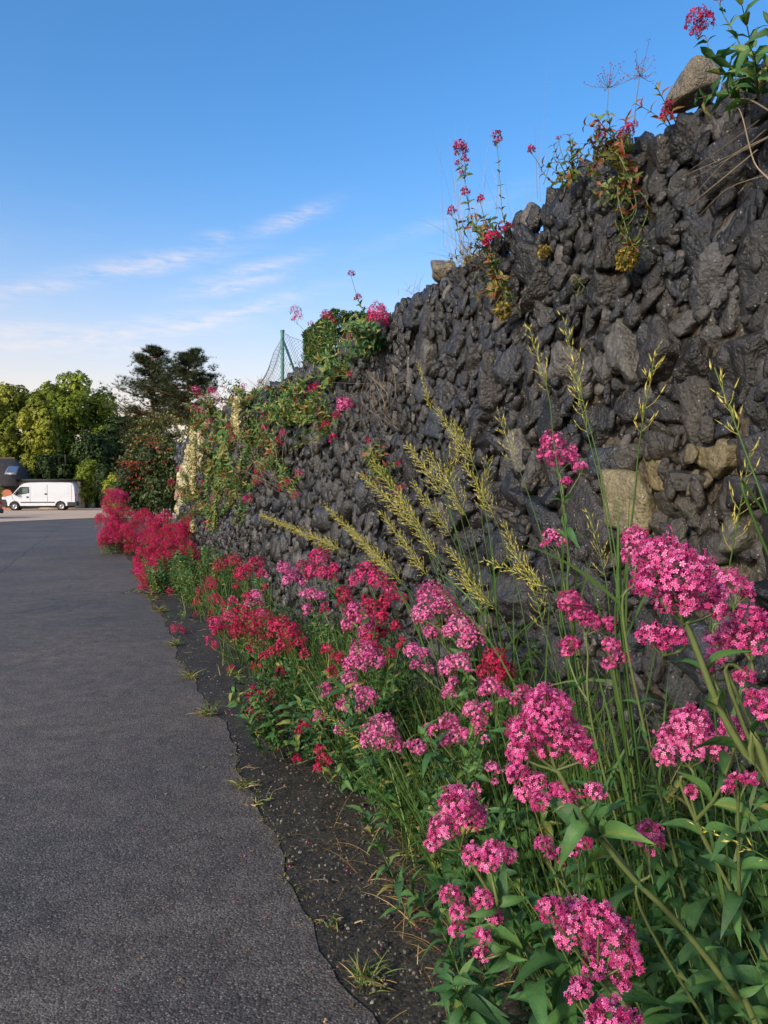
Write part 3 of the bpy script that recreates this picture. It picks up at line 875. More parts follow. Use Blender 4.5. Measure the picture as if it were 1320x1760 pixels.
def pine(label, z, pxb, pxt, pytop, wpx, lowpx, seed, n, yb=None):
    r = np.random.default_rng(seed)
    top = at_z(pxt, pytop, z); base = np.array([at_z(pxb, 850, z)[0], z, 0.0])
    root = empty('pine_tree', base, label, 'tree')
    mbt = MB(); mbn = MB()
    H = top[2]
    tr = curve([base, base * 0.6 + top * 0.4 + np.array([0.15, 0, 0]), base * 0.25 + top * 0.75 - np.array([0.1, 0, 0]), top], 24)
    tube(mbt, tr, np.linspace(0.26, 0.04, 24), 8, np.concatenate([np.full(8, 0.25), np.linspace(0.4, 0.9, 16)]))
    low = at_z(pxb, lowpx, z)[2]
    Pn, Sz, Tn = [], [], []
    nb = n
    for q in range(nb):
        hgt = low + (H - low) * (q + r.random()) / nb
        f = (hgt - low) / (H - low)
        p = np.array([np.interp(hgt, tr[:, 2], tr[:, k_]) for k_ in range(3)])
        L = wpx / 2 * z / F * (0.55 + 0.6 * math.sin(math.pi * min(1, f * 0.85 + 0.18))) * r.uniform(0.55, 1.15) * (1 - 0.62 * f ** 3)
        an = r.uniform(0, 6.28)
        d = np.array([math.cos(an), math.sin(an), r.uniform(-0.05, 0.22)])
        e = p + d * L
        br = curve([p, p + d * L * 0.5 + np.array([0, 0, -0.06 * L]), e + np.array([0, 0, 0.10 * L])], 10)
        tube(mbt, br, np.linspace(0.075, 0.015, 10), 4, 0.4)
        for j in range(3, 10):
            m_ = 3 + int(5 * j / 9)
            for _ in range(m_):
                off = r.normal(size=3) * np.array([0.30, 0.30, 0.075]) * (0.6 + L * 0.2)
                Pn.append(br[j] + off + np.array([0, 0, 0.12])); Sz.append(r.uniform(0.20, 0.42)); Tn.append(np.clip(0.5 + 0.25 * math.sin(q * 1.9) + off[2] * 0.8 + r.normal() * 0.15, 0, 1))
    Pn = np.array(Pn); k = len(Pn)
    nrm = norm(np.array([0, 0, 1.0]) + r.normal(size=(k, 3)) * 0.5); tg = norm(np.cross(nrm, r.normal(size=(k, 3))))
    Mx = np.stack([tg, np.cross(nrm, tg), nrm], -1) * np.array(Sz)[:, None, None]
    mbn.copies(SPR, SPR_F, Mx, Pn, np.array(Tn))
    mbn.obj('crown', M['needles'], root, False)
    mbt.obj('trunk', M['pine_bark'], root)


pine('spired dark pine, the one with the pointed top on the domed tree side', 66, 262, 262, 600, 118, 775, 201, 125)
pine('flat topped pine with a bare orange trunk, nearer the wall', 62, 322, 326, 606, 126, 735, 202, 88)

# ---------------------------------------------------------------- arching shrub at the end of the wall
zz = 21.5
sroot = empty('flowering_shrub', at_g(250, 850 + 60) * np.array([1, 0, 0]) + np.array([0, zz, 0]), 'dark arching shrub with small orange-red flowers at the far end of the wall', 'bush')
mb = MB(); mbs = MB(); mbf = MB()
r = np.random.default_rng(77)
c0 = at_z(262, 800, zz)
lob = []
for (px, py, rp) in [(240, 830, 34), (270, 800, 36), (258, 785, 26), (290, 780, 26), (222, 818, 22), (205, 845, 20), (222, 860, 24), (280, 850, 36), (300, 810, 24), (245, 868, 30), (310, 850, 26)]:
    P = at_z(px, py, zz + r.uniform(-0.5, 0.6)); rw = rp * zz / F
    lob.append((P, np.array([rw, rw * 1.3, rw])))
leaf_cloud(mb, lob, 9000, 0.075, 78, inner=0.6, tlo=0.05, thi=0.75)
gx = at_z(270, 850, zz)[0]
arch = [(275, 720, 225, 738), (255, 728, 212, 760), (300, 722, 262, 722), (320, 730, 300, 724), (250, 750, 205, 790), (262, 735, 240, 722), (240, 770, 196, 806), (285, 735, 285, 715), (330, 735, 345, 735), (235, 790, 205, 800), (268, 740, 232, 752)]
for (mx, my, ex, ey) in arch:
    b = np.array([gx + r.uniform(-0.4, 0.4), zz + r.uniform(-0.3, 0.3), 0.0])
    mid = at_z(mx, my, zz + r.uniform(-0.5, 0.3)); e = at_z(ex, ey, zz + r.uniform(-0.7, 0.3))
    pth = curve([b, b * 0.45 + mid * 0.55 + np.array([0.1, 0, 0.2]), mid, e], 26)
    tube(mbs, pth, np.linspace(0.022, 0.006, 26), 4, 0.5)
    for j in range(11, 26):
        for _ in range(int(15 - j * 0.42)):
            P = pth[j] + r.normal(size=3) * (0.15 - 0.004 * j)
            nrm = norm(r.normal(size=3) + UP * 0.5); tg = norm(np.cross(nrm, r.normal(size=3)))
            mb.copies(CLUMP_V, CLUMP_F, (np.stack([tg, np.cross(nrm, tg), nrm], -1) * 0.075)[None], P[None], np.array([r.uniform(0.45, 1.0)]))
mb.obj('foliage', M['leaf_shrub'] if 'leaf_shrub' in M else tint_mat('shrub_leaf', [(0.0, (0.015, 0.03, 0.01)), (0.5, (0.045, 0.075, 0.02)), (0.8, (0.12, 0.13, 0.03)), (1.0, (0.26, 0.22, 0.05))], 0.5, 0.2, 0.3), sroot, False)
for (px, py, k) in [(265, 765, 9), (280, 770, 9), (232, 797, 12), (222, 797, 9), (212, 797, 7), (238, 815, 6), (225, 825, 5), (250, 800, 4), (205, 815, 5), (226, 840, 5), (275, 790, 3), (260, 830, 3), (245, 755, 3)]:
    P0 = at_z(px, py, zz - 0.8)
    for _ in range(k * 3):
        P = P0 + r.normal(size=3) * np.array([0.12, 0.12, 0.07])
        mbf.copies(CLUMP_V, CLUMP_F, rand_rot(1, r) * r.uniform(0.03, 0.055), P[None], np.array([r.uniform(0.3, 1)]))
mbf.obj('blossom', tint_mat('orange_red_blossom', [(0.0, (0.22, 0.02, 0.012)), (1.0, (0.42, 0.06, 0.04))], 0.6, 0.2, 0.2), sroot, False)
mbs.obj('branches', M['bark'], sroot)

# ---------------------------------------------------------------- clipped hedge and wire fence on the bank
P = at_n(556, 640, 2.32)
hroot = empty('clipped_hedge', (P[0], P[1], float(top_h(P @ DV)) - 0.1), 'square clipped green hedge end on the bank beside the wire fence', 'hedge')
mb = MB(); r = np.random.default_rng(55)
a = at_n(520, 575, 2.12); b = at_n(592, 572, 2.12)
L = np.linalg.norm((b - a)[:2]); htop = a[2] + 0.03; hbot = float(top_h(P @ DV)) - 0.15
n = 9000
u = r.random((n, 3)); face = r.integers(0, 4, n)
dep = 0.03 * r.random(n) ** 2 + np.abs(r.normal(size=n)) * 0.012
s_ = np.where(face == 0, dep, u[:, 0] * (L * 0.75)); q_ = np.where(face == 1, dep, u[:, 1] * 0.7); z_ = np.where(face == 2, htop - dep, hbot + u[:, 2] * (htop - hbot))
dirn = norm((b - a) * np.array([1, 1, 0]))
s_ = np.where(face == 3, u[:, 0] * (L * 0.75), s_); q_ = np.where(face == 3, 0.7 - dep, q_)
P3 = np.array([a[0], a[1], 0])[None] + dirn[None] * s_[:, None] + NV[None] * q_[:, None] + UP[None] * z_[:, None]
mb.copies(CLUMP_V, CLUMP_F, rand_rot(n, r) * r.uniform(0.02, 0.045, n)[:, None, None], P3, r.uniform(0.1, 1, n))
mb.obj('foliage', tint_mat('box_leaf', [(0.0, (0.018, 0.045, 0.010)), (0.6, (0.05, 0.10, 0.018)), (1.0, (0.12, 0.17, 0.03))], 0.5, 0.2, 0.3), hroot, False)
mb = MB()
for q in range(7):
    p0 = np.array([a[0], a[1], 0]) + dirn * (0.1 + q * 0.12) + NV * 0.35
    tube(mb, curve([p0 + UP * (hbot - 0.05), p0 + UP * (hbot * 0.5 + htop * 0.5) + r.normal(size=3) * 0.03, p0 + UP * (htop - 0.06)], 6), np.linspace(0.015, 0.006, 6), 5, 0.4)
mb.obj('branches', M['bark'], hroot)

pt = at_n(485.5, 569, 2.12); pb = at_n(485.5, 655, 2.12)
froot = empty('wire_fence', (pb[0], pb[1], pb[2] - 0.1), 'green steel post and chain-link fence on top of the bank', 'fence')
GREEN = plain('green_post_paint', (0.012, 0.13, 0.09), 0.4, 0, 0.5)
mb = MB(); tube(mb, [pb - UP * 0.15, pb, pt], 0.022, 12, 0.5, True); mb.obj('post', GREEN, froot)
mb = MB(); tube(mb, [pt - UP * 0.015, pt + UP * 0.012], 0.026, 12, 0.5, True); mb.obj('post_cap', GREEN, froot)
mb = MB(); b2 = at_n(509, 645, 2.12); tube(mb, [pt * 0.86 + np.array([pb[0], pb[1], pb[2]]) * 0.14, b2], 0.014, 8, 0.5, True); mb.obj('brace', plain('dark_brace_paint', (0.010, 0.055, 0.042), 0.4), froot)
mb = MB()


def net(corner00, corner10, corner01, corner11, nu, nv):
    """diamond mesh between four corners (bottom a-b, top c-d)"""
    def pt_(u, v):
        q = (corner00 * (1 - u) + corner10 * u) * (1 - v) + (corner01 * (1 - u) + corner11 * u) * v
        return q + NV * 0.012 * math.sin(u * 9 + v * 7)
    for sgn in (1, -1):
        for k in range(-nv, nu + nv + 1):
            path = []
            for j in range(nv + 1):
                u = (k + sgn * j) / nu
                if -1e-6 <= u <= 1 + 1e-6:
                    path.append(pt_(min(1, max(0, u)), j / nv))
            if len(path) > 1:
                tube(mb, path, 0.0019, 4, 0.5)
    tube(mb, [pt_(u, 1) for u in np.linspace(0, 1, 12)], 0.003, 4, 0.5)


e1b = at_n(524, 650, 2.12); e1t = at_n(526, 590, 2.14)
net(pb, e1b, pt - UP * 0.02, e1t, 8, 9)
e2b = at_n(440, 668, 2.12); e2t = at_n(455, 648, 2.16)
net(pb, e2b, pt - UP * 0.03, e2t, 11, 9)
mb.obj('net', plain('galvanised_wire', (0.30, 0.33, 0.32), 0.45, 0.6), froot)

# ---------------------------------------------------------------- white van
def slab(mb, prof, w, inset, tint=0.5, edge=0.06, y0=0.0):
    """rounded body: side profile (x,z) carried across the width with drawn-in flanks"""
    P = np.array(prof, float); c = P.mean(0); n = len(P)
    rings = []
    for (y, k) in ((-w / 2, inset), (-w / 2 + edge * 0.35, inset * 0.35), (-w / 2 + edge, 0), (w / 2 - edge, 0), (w / 2 - edge * 0.35, inset * 0.35), (w / 2, inset)):
        d = norm(P - c)
        q = P - d * k
        rings.append(np.stack([q[:, 0], np.full(n, y + y0), q[:, 1]], 1))
    V = np.concatenate(rings); m_ = len(rings)
    i = np.arange(m_ - 1)[:, None] * n; j = np.arange(n)[None]; k = (j + 1) % n
    mb.add(V, [np.stack([i + j, i + n + j, i + n + k, i + k], -1).reshape(-1, 4)], tint)
    mb.add(rings[0], np.arange(n)[None], tint); mb.add(rings[-1], np.arange(n)[None, ::-1], tint)


def panel(mb, pts, y, th, side=-1):
    """thin raised panel on the flank: pts (x,z), standing proud to y"""
    P = np.array(pts, float); n = len(P)
    a = np.stack([P[:, 0], np.full(n, y), P[:, 1]], 1); b = a + np.array([0, -side * th, 0])
    mb.add(np.concatenate([a, b]), [np.stack([np.arange(n), (np.arange(n) + 1) % n, n + (np.arange(n) + 1) % n, n + np.arange(n)], 1)])
    mb.add(a, np.arange(n)[None] if side < 0 else np.arange(n)[None, ::-1])


def rrect(x0, z0, x1, z1, r_, k=4):
    out = []
    for (cx, cz, a0) in ((x1 - r_, z0 + r_, -90), (x1 - r_, z1 - r_, 0), (x0 + r_, z1 - r_, 90), (x0 + r_, z0 + r_, 180)):
        for q in range(k + 1):
            a = R(a0 + 90 * q / k); out.append((cx + r_ * math.cos(a), cz + r_ * math.sin(a)))
    return out


def wheel(root, x, y, rad, wd, tyre_m, rim_m, side=-1):
    mb = MB(); prof = [(rad * 0.62, -wd / 2), (rad * 0.93, -wd / 2), (rad, -wd * 0.32), (rad, wd * 0.32), (rad * 0.93, wd / 2), (rad * 0.62, wd / 2)]
    n = 28; V = []
    for q in range(n):
        a = q / n * 2 * math.pi
        for (rr_, yy) in prof:
            V.append((x + rr_ * math.cos(a), y + yy, rad + rr_ * math.sin(a)))
    k = len(prof); i = np.arange(n)[:, None]; j = np.arange(k - 1)[None]; i2 = (i + 1) % n
    f_ = np.stack([i * k + j, i2 * k + j, i2 * k + j + 1, i * k + j + 1], -1).reshape(-1, 4)
    root_o = mb
    mb.add(np.array(V), f_)
    wobj = mb
    mr = MB(); V = []
    pr = [(0.02, side * wd * 0.30), (rad * 0.18, side * wd * 0.34), (rad * 0.22, side * wd * 0.22), (rad * 0.5, side * wd * 0.30), (rad * 0.63, side * wd * 0.46), (rad * 0.64, side * wd * 0.1)]
    k = len(pr)
    for q in range(n):
        a = q / n * 2 * math.pi
        dd = 1 if q % 4 < 2 else 0.86
        for (rr_, yy) in pr:
            V.append((x + rr_ * math.cos(a), y + yy * (dd if rad * 0.2 < rr_ < rad * 0.6 else 1), rad + rr_ * math.sin(a)))
    j = np.arange(k - 1)[None]
    mr.add(np.array(V), np.stack([i * k + j, i2 * k + j, i2 * k + j + 1, i * k + j + 1], -1).reshape(-1, 4))
    return wobj, mr


def local_obj(mb, name, mat, parent, smooth=False):
    me = mb.mesh(name, smooth); me.materials.append(mat)
    o = bpy.data.objects.new(name, me); COL.objects.link(o); o.parent = parent
    return o


M['white_paint'] = plain('white_van_paint', (0.60, 0.62, 0.65), 0.35, 0, 0.5, 2, 0.04)
M['black_plastic'] = plain('black_plastic', (0.022, 0.023, 0.025), 0.6)
M['glass'] = plain('dark_glass', (0.015, 0.022, 0.024), 0.08, 0, 0.7)
M['glass_light'] = plain('see_through_glass', (0.10, 0.15, 0.15), 0.1, 0, 0.7, 9, 0.4)
M['tyre'] = plain('tyre_rubber', (0.02, 0.02, 0.02), 0.85)
M['steel'] = plain('wheel_steel', (0.32, 0.32, 0.33), 0.4, 0.6)
M['red_lens'] = plain('red_lens', (0.40, 0.015, 0.015), 0.25)
M['lamp_glass'] = plain('headlamp_glass', (0.5, 0.52, 0.55), 0.15)

VZ = 61.5
vp = at_g(70.5, 877.5)
van = empty('white_van', (at_z(70.5, 850, VZ)[0], VZ, 0.0), 'white panel van parked side-on in front of the trees', 'van')
van.rotation_euler = (0, 0, R(15))
S_ = 1.0
# x: -2.7 nose ... +2.7 tail
body = [(-2.66, 0.42), (-2.70, 0.75), (-2.62, 1.00), (-2.40, 1.10), (-1.98, 1.22), (-1.35, 1.98), (-1.12, 2.12), (-0.75, 2.20), (0.5, 2.24), (2.30, 2.22), (2.52, 2.14), (2.62, 1.90), (2.70, 1.0), (2.70, 0.38)]
arch = lambda cx: [(cx + 0.40 * math.cos(a), 0.36 + 0.40 * math.sin(a)) for a in np.linspace(0, math.pi, 9)]
body += [(2.1, 0.36)] + arch(1.62) + [(1.1, 0.36), (-1.3, 0.36)] + arch(-1.80) + [(-2.3, 0.36)]
mb = MB(); slab(mb, body, 1.98, 0.05, edge=0.14); local_obj(mb, 'body', M['white_paint'], van)
y = -0.99
mb = MB(); box(mb, (0, 0, 0.45), (4.9, 1.7, 0.42)); local_obj(mb, 'underbody', M['black_plastic'], van)
mb = MB(); slab(mb, [(-2.76, 0.30), (-2.78, 0.62), (-2.70, 0.92), (-2.36, 0.92), (-2.24, 0.62), (-2.24, 0.30)], 1.99, 0.05, edge=0.12); local_obj(mb, 'front_bumper', M['black_plastic'], van)
mb = MB(); slab(mb, [(2.06, 0.36), (2.06, 0.68), (2.76, 0.68), (2.78, 0.36)], 2.0, 0.03, edge=0.1); local_obj(mb, 'rear_bumper', M['black_plastic'], van)
mb = MB(); panel(mb, [(-1.32, 0.61), (-1.32, 0.69), (1.16, 0.69), (1.16, 0.61)], y - 0.012, 0.02); local_obj(mb, 'side_rub_strip', M['black_plastic'], van)
mb = MB(); panel(mb, [(-1.88, 1.27), (-1.40, 1.80), (-1.30, 1.86), (-0.72, 1.86), (-0.70, 1.38), (-1.20, 1.28)], y - 0.006, 0.03); fw = local_obj(mb, 'side_window', M['glass'], van)
mb = MB(); panel(mb, [(-1.18, 1.36), (-1.20, 1.74), (-0.80, 1.80), (-0.78, 1.42)], y - 0.012, 0.006); local_obj(mb, 'pane', M['glass_light'], fw)
mb = MB(); mb.add(np.array([(-2.0, -0.82, 1.25), (-2.0, 0.82, 1.25), (-1.38, 0.76, 1.97), (-1.38, -0.76, 1.97)]) + np.array([-0.03, 0, 0.02]), np.arange(4)[None]); local_obj(mb, 'windscreen', M['glass'], van)
mb = MB(); box(mb, (-1.62, y - 0.12, 1.32), (0.14, 0.22, 0.26)); mr_ = local_obj(mb, 'wing_mirror', M['black_plastic'], van)
# door shut-lines and raised flank panels
GAP = plain('shut_line', (0.16, 0.17, 0.18), 0.7)
for seg in ([(-0.64, 0.55), (-0.64, 1.95)], [(-1.95, 1.2), (-1.9, 0.9), (-1.45, 0.55)], [(0.62, 0.72), (0.62, 2.05)], [(2.40, 0.75), (2.40, 2.05)]):
    mb = MB(); tube(mb, [(a_[0], y - 0.001, a_[1]) for a_ in seg], 0.013, 4); local_obj(mb, 'shut_line', GAP, van)
for (x0, x1) in ((-0.45, 0.5), (0.75, 2.2)):
    mb = MB(); panel(mb, rrect(x0, 1.30, x1, 1.92, 0.08), y - 0.012, 0.03); local_obj(mb, 'side_panel', M['white_paint'], van)
mb = MB(); panel(mb, [(-0.5, 1.10), (-0.5, 1.14), (2.35, 1.14), (2.35, 1.10)], y - 0.012, 0.03); local_obj(mb, 'side_crease', M['white_paint'], van)
for hx, hz in ((-0.82, 1.06), (0.50, 1.30)):
    mb = MB(); panel(mb, rrect(hx - 0.09, hz - 0.06, hx + 0.09, hz + 0.06, 0.04), y - 0.02, 0.03); local_obj(mb, 'door_handle', M['black_plastic'], van)
mb = MB(); box(mb, (2.665, -0.9, 1.02), (0.10, 0.16, 0.62)); local_obj(mb, 'tail_light', M['red_lens'], van)
mb = MB(); box(mb, (2.665, 0.9, 1.02), (0.10, 0.16, 0.62)); local_obj(mb, 'tail_light', M['red_lens'], van)
mb = MB(); tube(mb, [(2.69, 0, 0.75), (2.63, 0, 1.95)], 0.012, 4); local_obj(mb, 'rear_door_gap', GAP, van)
for s_ in (-1, 1):
    mb = MB(); box(mb, (-2.58, s_ * 0.78, 0.98), (0.2, 0.3, 0.2)); local_obj(mb, 'headlight', M['lamp_glass'], van)
for (x, s_) in ((-1.80, -1), (1.62, -1), (-1.80, 1), (1.62, 1)):
    a_, b_ = wheel(van, x, s_ * 0.86, 0.34, 0.24, None, None, s_)
    wo = local_obj(a_, 'wheel', M['tyre'], van, True); local_obj(b_, 'rim', M['steel'], wo, True)

# ---------------------------------------------------------------- red car, mostly past the edge of the view
CZ = 41.0
car = empty('red_car', (at_z(4.5, 850, CZ)[0] - 2.75, CZ + 0.7, 0.0), 'red hatchback with its rear end just showing beside the forecourt', 'car')
M['red_paint'] = plain('red_car_paint', (0.36, 0.03, 0.03), 0.3, 0, 0.5, 2, 0.06)
cb = [(-2.0, 0.35), (-2.02, 0.62), (-1.9, 0.78), (-1.0, 0.92), (-0.35, 1.38), (0.2, 1.46), (1.25, 1.42), (1.75, 1.0), (1.98, 0.92), (2.02, 0.6), (1.98, 0.3), (1.75, 0.28)]
ar2 = lambda cx: [(cx + 0.34 * math.cos(a), 0.28 + 0.34 * math.sin(a)) for a in np.linspace(0, math.pi, 9)]
cb += ar2(1.25) + [(0.8, 0.28), (-0.85, 0.28)] + ar2(-1.28) + [(-1.7, 0.28)]
mb = MB(); slab(mb, cb, 1.72, 0.06, edge=0.2); local_obj(mb, 'body', M['red_paint'], car)
mb = MB(); panel(mb, [(-0.75, 0.98), (-0.25, 1.32), (0.2, 1.38), (0.2, 0.98)], -0.865, 0.03); local_obj(mb, 'side_window', M['glass'], car)
mb = MB(); panel(mb, [(0.27, 0.98), (0.27, 1.38), (1.15, 1.34), (1.45, 1.0)], -0.865, 0.03); local_obj(mb, 'side_window', M['glass'], car)
mb = MB(); mb.add(np.array([(1.33, -0.65, 1.40), (1.33, 0.65, 1.40), (1.76, 0.72, 1.02), (1.76, -0.72, 1.02)]) + np.array([0.02, 0, 0.012]), np.arange(4)[None]); local_obj(mb, 'rear_window', M['glass'], car)
mb = MB(); slab(mb, [(1.7, 0.26), (1.7, 0.46), (2.05, 0.50), (2.05, 0.28)], 1.70, 0.03, edge=0.12); local_obj(mb, 'rear_bumper', M['black_plastic'], car)
for s_ in (-1, 1):
    mb = MB(); box(mb, (1.90, s_ * 0.72, 0.83), (0.2, 0.22, 0.20)); local_obj(mb, 'tail_light', M['red_lens'], car)
mb = MB(); box(mb, (0.0, 0, 0.36), (3.5, 1.5, 0.3)); local_obj(mb, 'underbody', M['black_plastic'], car)
for (x, s_) in ((-1.28, -1), (1.25, -1), (-1.28, 1), (1.25, 1)):
    a_, b_ = wheel(car, x, s_ * 0.76, 0.29, 0.19, None, None, s_)
    wo = local_obj(a_, 'wheel', M['tyre'], car, True); local_obj(b_, 'rim', M['steel'], wo, True)

# ---------------------------------------------------------------- house and flat garage
def brick_mat(name, a, b, mortar, sx, sy):
    m, nt, nd, lk, bs, out = nt_new(name)
    tcn = nd.new('ShaderNodeTexCoord'); sp = nd.new('ShaderNodeSeparateXYZ'); lk.new(tcn.outputs['Object'], sp.inputs[0])
    cb_ = nd.new('ShaderNodeCombineXYZ'); lk.new(mth2(nt, 'ADD', sp.outputs[0], sp.outputs[1]), cb_.inputs[0]); lk.new(sp.outputs[2], cb_.inputs[1])
    bt = nd.new('ShaderNodeTexBrick'); bt.inputs['Color1'].default_value = (*a, 1); bt.inputs['Color2'].default_value = (*b, 1); bt.inputs['Mortar'].default_value = (*mortar, 1)
    bt.inputs['Scale'].default_value = 1.0; bt.inputs['Brick Width'].default_value = sx; bt.inputs['Row Height'].default_value = sy; bt.inputs['Mortar Size'].default_value = 0.012
    lk.new(cb_.outputs[0], bt.inputs['Vector'])
    lk.new(mixc(nt, 1.0, bt.outputs[0], ramp(nt, noise(nt, 3, 5, 0.6, tcn.outputs['Object']), [(0.3, 0.75), (0.7, 1.25)]), 'MULTIPLY'), bs.inputs[0])
    bs.inputs['Roughness'].default_value = 0.85
    return m


x_r = at_z(39, 850, 66)[0] - 0.9; x_l = at_z(-150, 850, 66)[0]
house = empty('slate_roofed_house', ((x_l + x_r) / 2, 66.5, 0), 'low house with a dark slate roof and skylight beside the van', 'house')
hx = (x_r - x_l) / 2
BR = brick_mat('brown_brick', (0.16, 0.085, 0.06), (0.11, 0.06, 0.045), (0.14, 0.11, 0.09), 0.22, 0.075)
SL = brick_mat('roof_slate', (0.070, 0.055, 0.047), (0.085, 0.066, 0.056), (0.04, 0.032, 0.028), 0.28, 0.18)
mb = MB(); box(mb, (0, 2.2, 1.0), (2 * hx - 0.8, 6.2, 2.0)); local_obj(mb, 'wall', BR, house)
ze, zr = 1.92, 4.35
mb = MB()
E = np.array([(-hx, -1.35, ze), (hx - 0.05, -1.35, ze + 0.55), (hx - 0.05, 5.6, ze + 0.55), (-hx, 5.6, ze), (-hx, 2.1, zr), (hx - 0.95, 2.1, zr)])
E[1, 2] = ze; E[2, 2] = ze
E2 = E + np.array([0, 0, 0.12])
# half-hipped end: the ridge drops to a short hip, as the skyline of the roof shows
mb.add(np.concatenate([E, E2]), [np.array([[0, 1, 5, 4], [6, 10, 11, 7], [2, 3, 4, 5], [8, 11, 10, 9], [0, 6, 7, 1], [1, 7, 8, 2], [2, 8, 9, 3]]), np.array([[1, 2, 5], [7, 11, 8]])])
rf = local_obj(mb, 'roof', SL, house)
mb = MB(); tube(mb, [(-hx, 2.1, zr + 0.13), (hx - 0.95, 2.1, zr + 0.13)], 0.09, 8); local_obj(mb, 'ridge_tile', SL, rf)


def on_roof(x, s, lift):       # s 0 eave .. 1 ridge
    return np.array([x, -1.35 + 3.45 * s, ze + 0.12 + (zr - ze) * s + lift])


xs = at_z(9, 850, 65.5)[0] - (x_l + x_r) / 2
mb = MB()
for lift, g, nm in ((0.07, 0.0, 'f'),):
    q = [on_roof(xs - 0.55, 0.40, lift), on_roof(xs + 0.45, 0.40, lift), on_roof(xs + 0.35, 0.68, lift), on_roof(xs - 0.65, 0.68, lift)]
    q0 = [on_roof(xs - 0.55, 0.40, -0.02), on_roof(xs + 0.45, 0.40, -0.02), on_roof(xs + 0.35, 0.68, -0.02), on_roof(xs - 0.65, 0.68, -0.02)]
    mb.add(np.array(q + q0), [np.array([[0, 1, 2, 3], [0, 4, 5, 1], [1, 5, 6, 2], [2, 6, 7, 3], [3, 7, 4, 0]])])
sk = local_obj(mb, 'skylight', plain('grey_flashing', (0.20, 0.21, 0.23), 0.4, 0.3), rf)
mb = MB(); mb.add(np.array([on_roof(xs - 0.47, 0.43, 0.085), on_roof(xs + 0.37, 0.43, 0.085), on_roof(xs + 0.28, 0.65, 0.085), on_roof(xs - 0.57, 0.65, 0.085)]), np.arange(4)[None])
local_obj(mb, 'pane', plain('sky_reflecting_glass', (0.30, 0.36, 0.42), 0.05, 0.85), sk)
xd = at_z(12.5, 850, 65.6)[0] - (x_l + x_r) / 2
mb = MB(); pts = [(xd - 0.45, 0.02), (xd + 0.45, 0.02), (xd + 0.45, 1.25)] + [(xd + 0.45 * math.cos(a), 1.25 + 0.45 * math.sin(a)) for a in np.linspace(0.2, math.pi - 0.2, 9)] + [(xd - 0.45, 1.25)]
panel(mb, pts, -0.96, 0.08); dr = local_obj(mb, 'door', plain('orange_red_door_paint', (0.30, 0.075, 0.03), 0.5), house)
mb = MB(); box(mb, (xd + 0.33, -0.99, 1.0), (0.05, 0.05, 0.14)); local_obj(mb, 'handle', M['steel'], dr)
gx0 = at_z(23, 850, 67.5)[0]; gx1 = at_z(129, 850, 67.5)[0]
gar = empty('flat_roofed_garage', ((gx0 + gx1) / 2, 69.5, 0), 'cream flat-roofed garage hidden behind the white van', 'garage')
gl = (gx1 - gx0)
mb = MB(); box(mb, (0, 0, 1.2), (gl - 0.1, 4.0, 2.4)); local_obj(mb, 'wall', plain('cream_render', (0.62, 0.48, 0.32), 0.9), gar)
mb = MB(); box(mb, (0, -0.05, 2.50), (gl + 0.25, 4.4, 0.20)); local_obj(mb, 'roof', plain('dark_roofing_felt', (0.025, 0.024, 0.024), 0.8), gar)
mb = MB(); box(mb, (0.4, -2.03, 1.05), (2.3, 0.08, 2.1)); local_obj(mb, 'door', plain('cream_door_paint', (0.55, 0.45, 0.33), 0.6), gar)
pp = at_z(97, 850, 70)
pole = empty('timber_pole', (pp[0], 70.6 + 1.5, 0), 'dark upright timber pole between the bushes behind the van', 'pole')
mb = MB(); tube(mb, [(0, 0, -0.1), (0.02, 0, 2.5), (0.0, 0, 4.9)], [0.13, 0.12, 0.10], 10, 0.2, True); local_obj(mb, 'shaft', plain('dark_timber', (0.03, 0.025, 0.02), 0.9), pole, True)
mb = MB(); tube(mb, [(0, 0, 4.9), (0, 0, 4.96)], [0.13, 0.13], 10, 0.2, True); local_obj(mb, 'cap', M['black_plastic'], pole)
# far wood closing the view
mb = MB(); lob = []
r = np.random.default_rng(9)
for q in range(46):
    x = -120 + q * 5.2; yy = 112 + 22 * math.sin(q * 1.7) + r.uniform(-5, 5)
    hgt = r.uniform(4.5, 8)
    lob.append(((x, yy, hgt * 0.55), (r.uniform(4, 6), 4, hgt * 0.55)))
leaf_cloud(mb, lob, 22000, 0.6, 99, inner=0.3)
o = mb.obj('far_wood', M['crown_dark'], None, False, kind='stuff', label='distant dark wood closing the view behind the garden trees', category='wood')
# ---------------------------------------------------------------- valerian: florets, leaves, plants
def star(petal_pts, tube_len=1.1, tube_w=0.11):
    V = []; F5 = []; F4 = []; F3 = []
    tt = []
    for q in range(5):
        a = q * 2 * math.pi / 5; ca, sa = math.cos(a), math.sin(a)
        b = len(V)
        for (x, y, z, t_) in petal_pts:
            V.append((x * ca - y * sa, x * sa + y * ca, z)); tt.append(t_)
        F5.append([b + j for j in range(len(petal_pts))])
    b = len(V)
    if tube_len:
        for q in range(4):
            a = q * math.pi / 2
            V += [(tube_w * math.cos(a), tube_w * math.sin(a), 0), (0.05 * math.cos(a), 0.05 * math.sin(a), -tube_len)]; tt += [0.45, 0.3]
        for q in range(4):
            q2 = (q + 1) % 4
            F4.append([b + 2 * q, b + 2 * q + 1, b + 2 * q2 + 1, b + 2 * q2])
    fs = [np.array(F5)] + ([np.array(F4)] if F4 else [])
    return np.array(V, float), fs, np.array(tt)


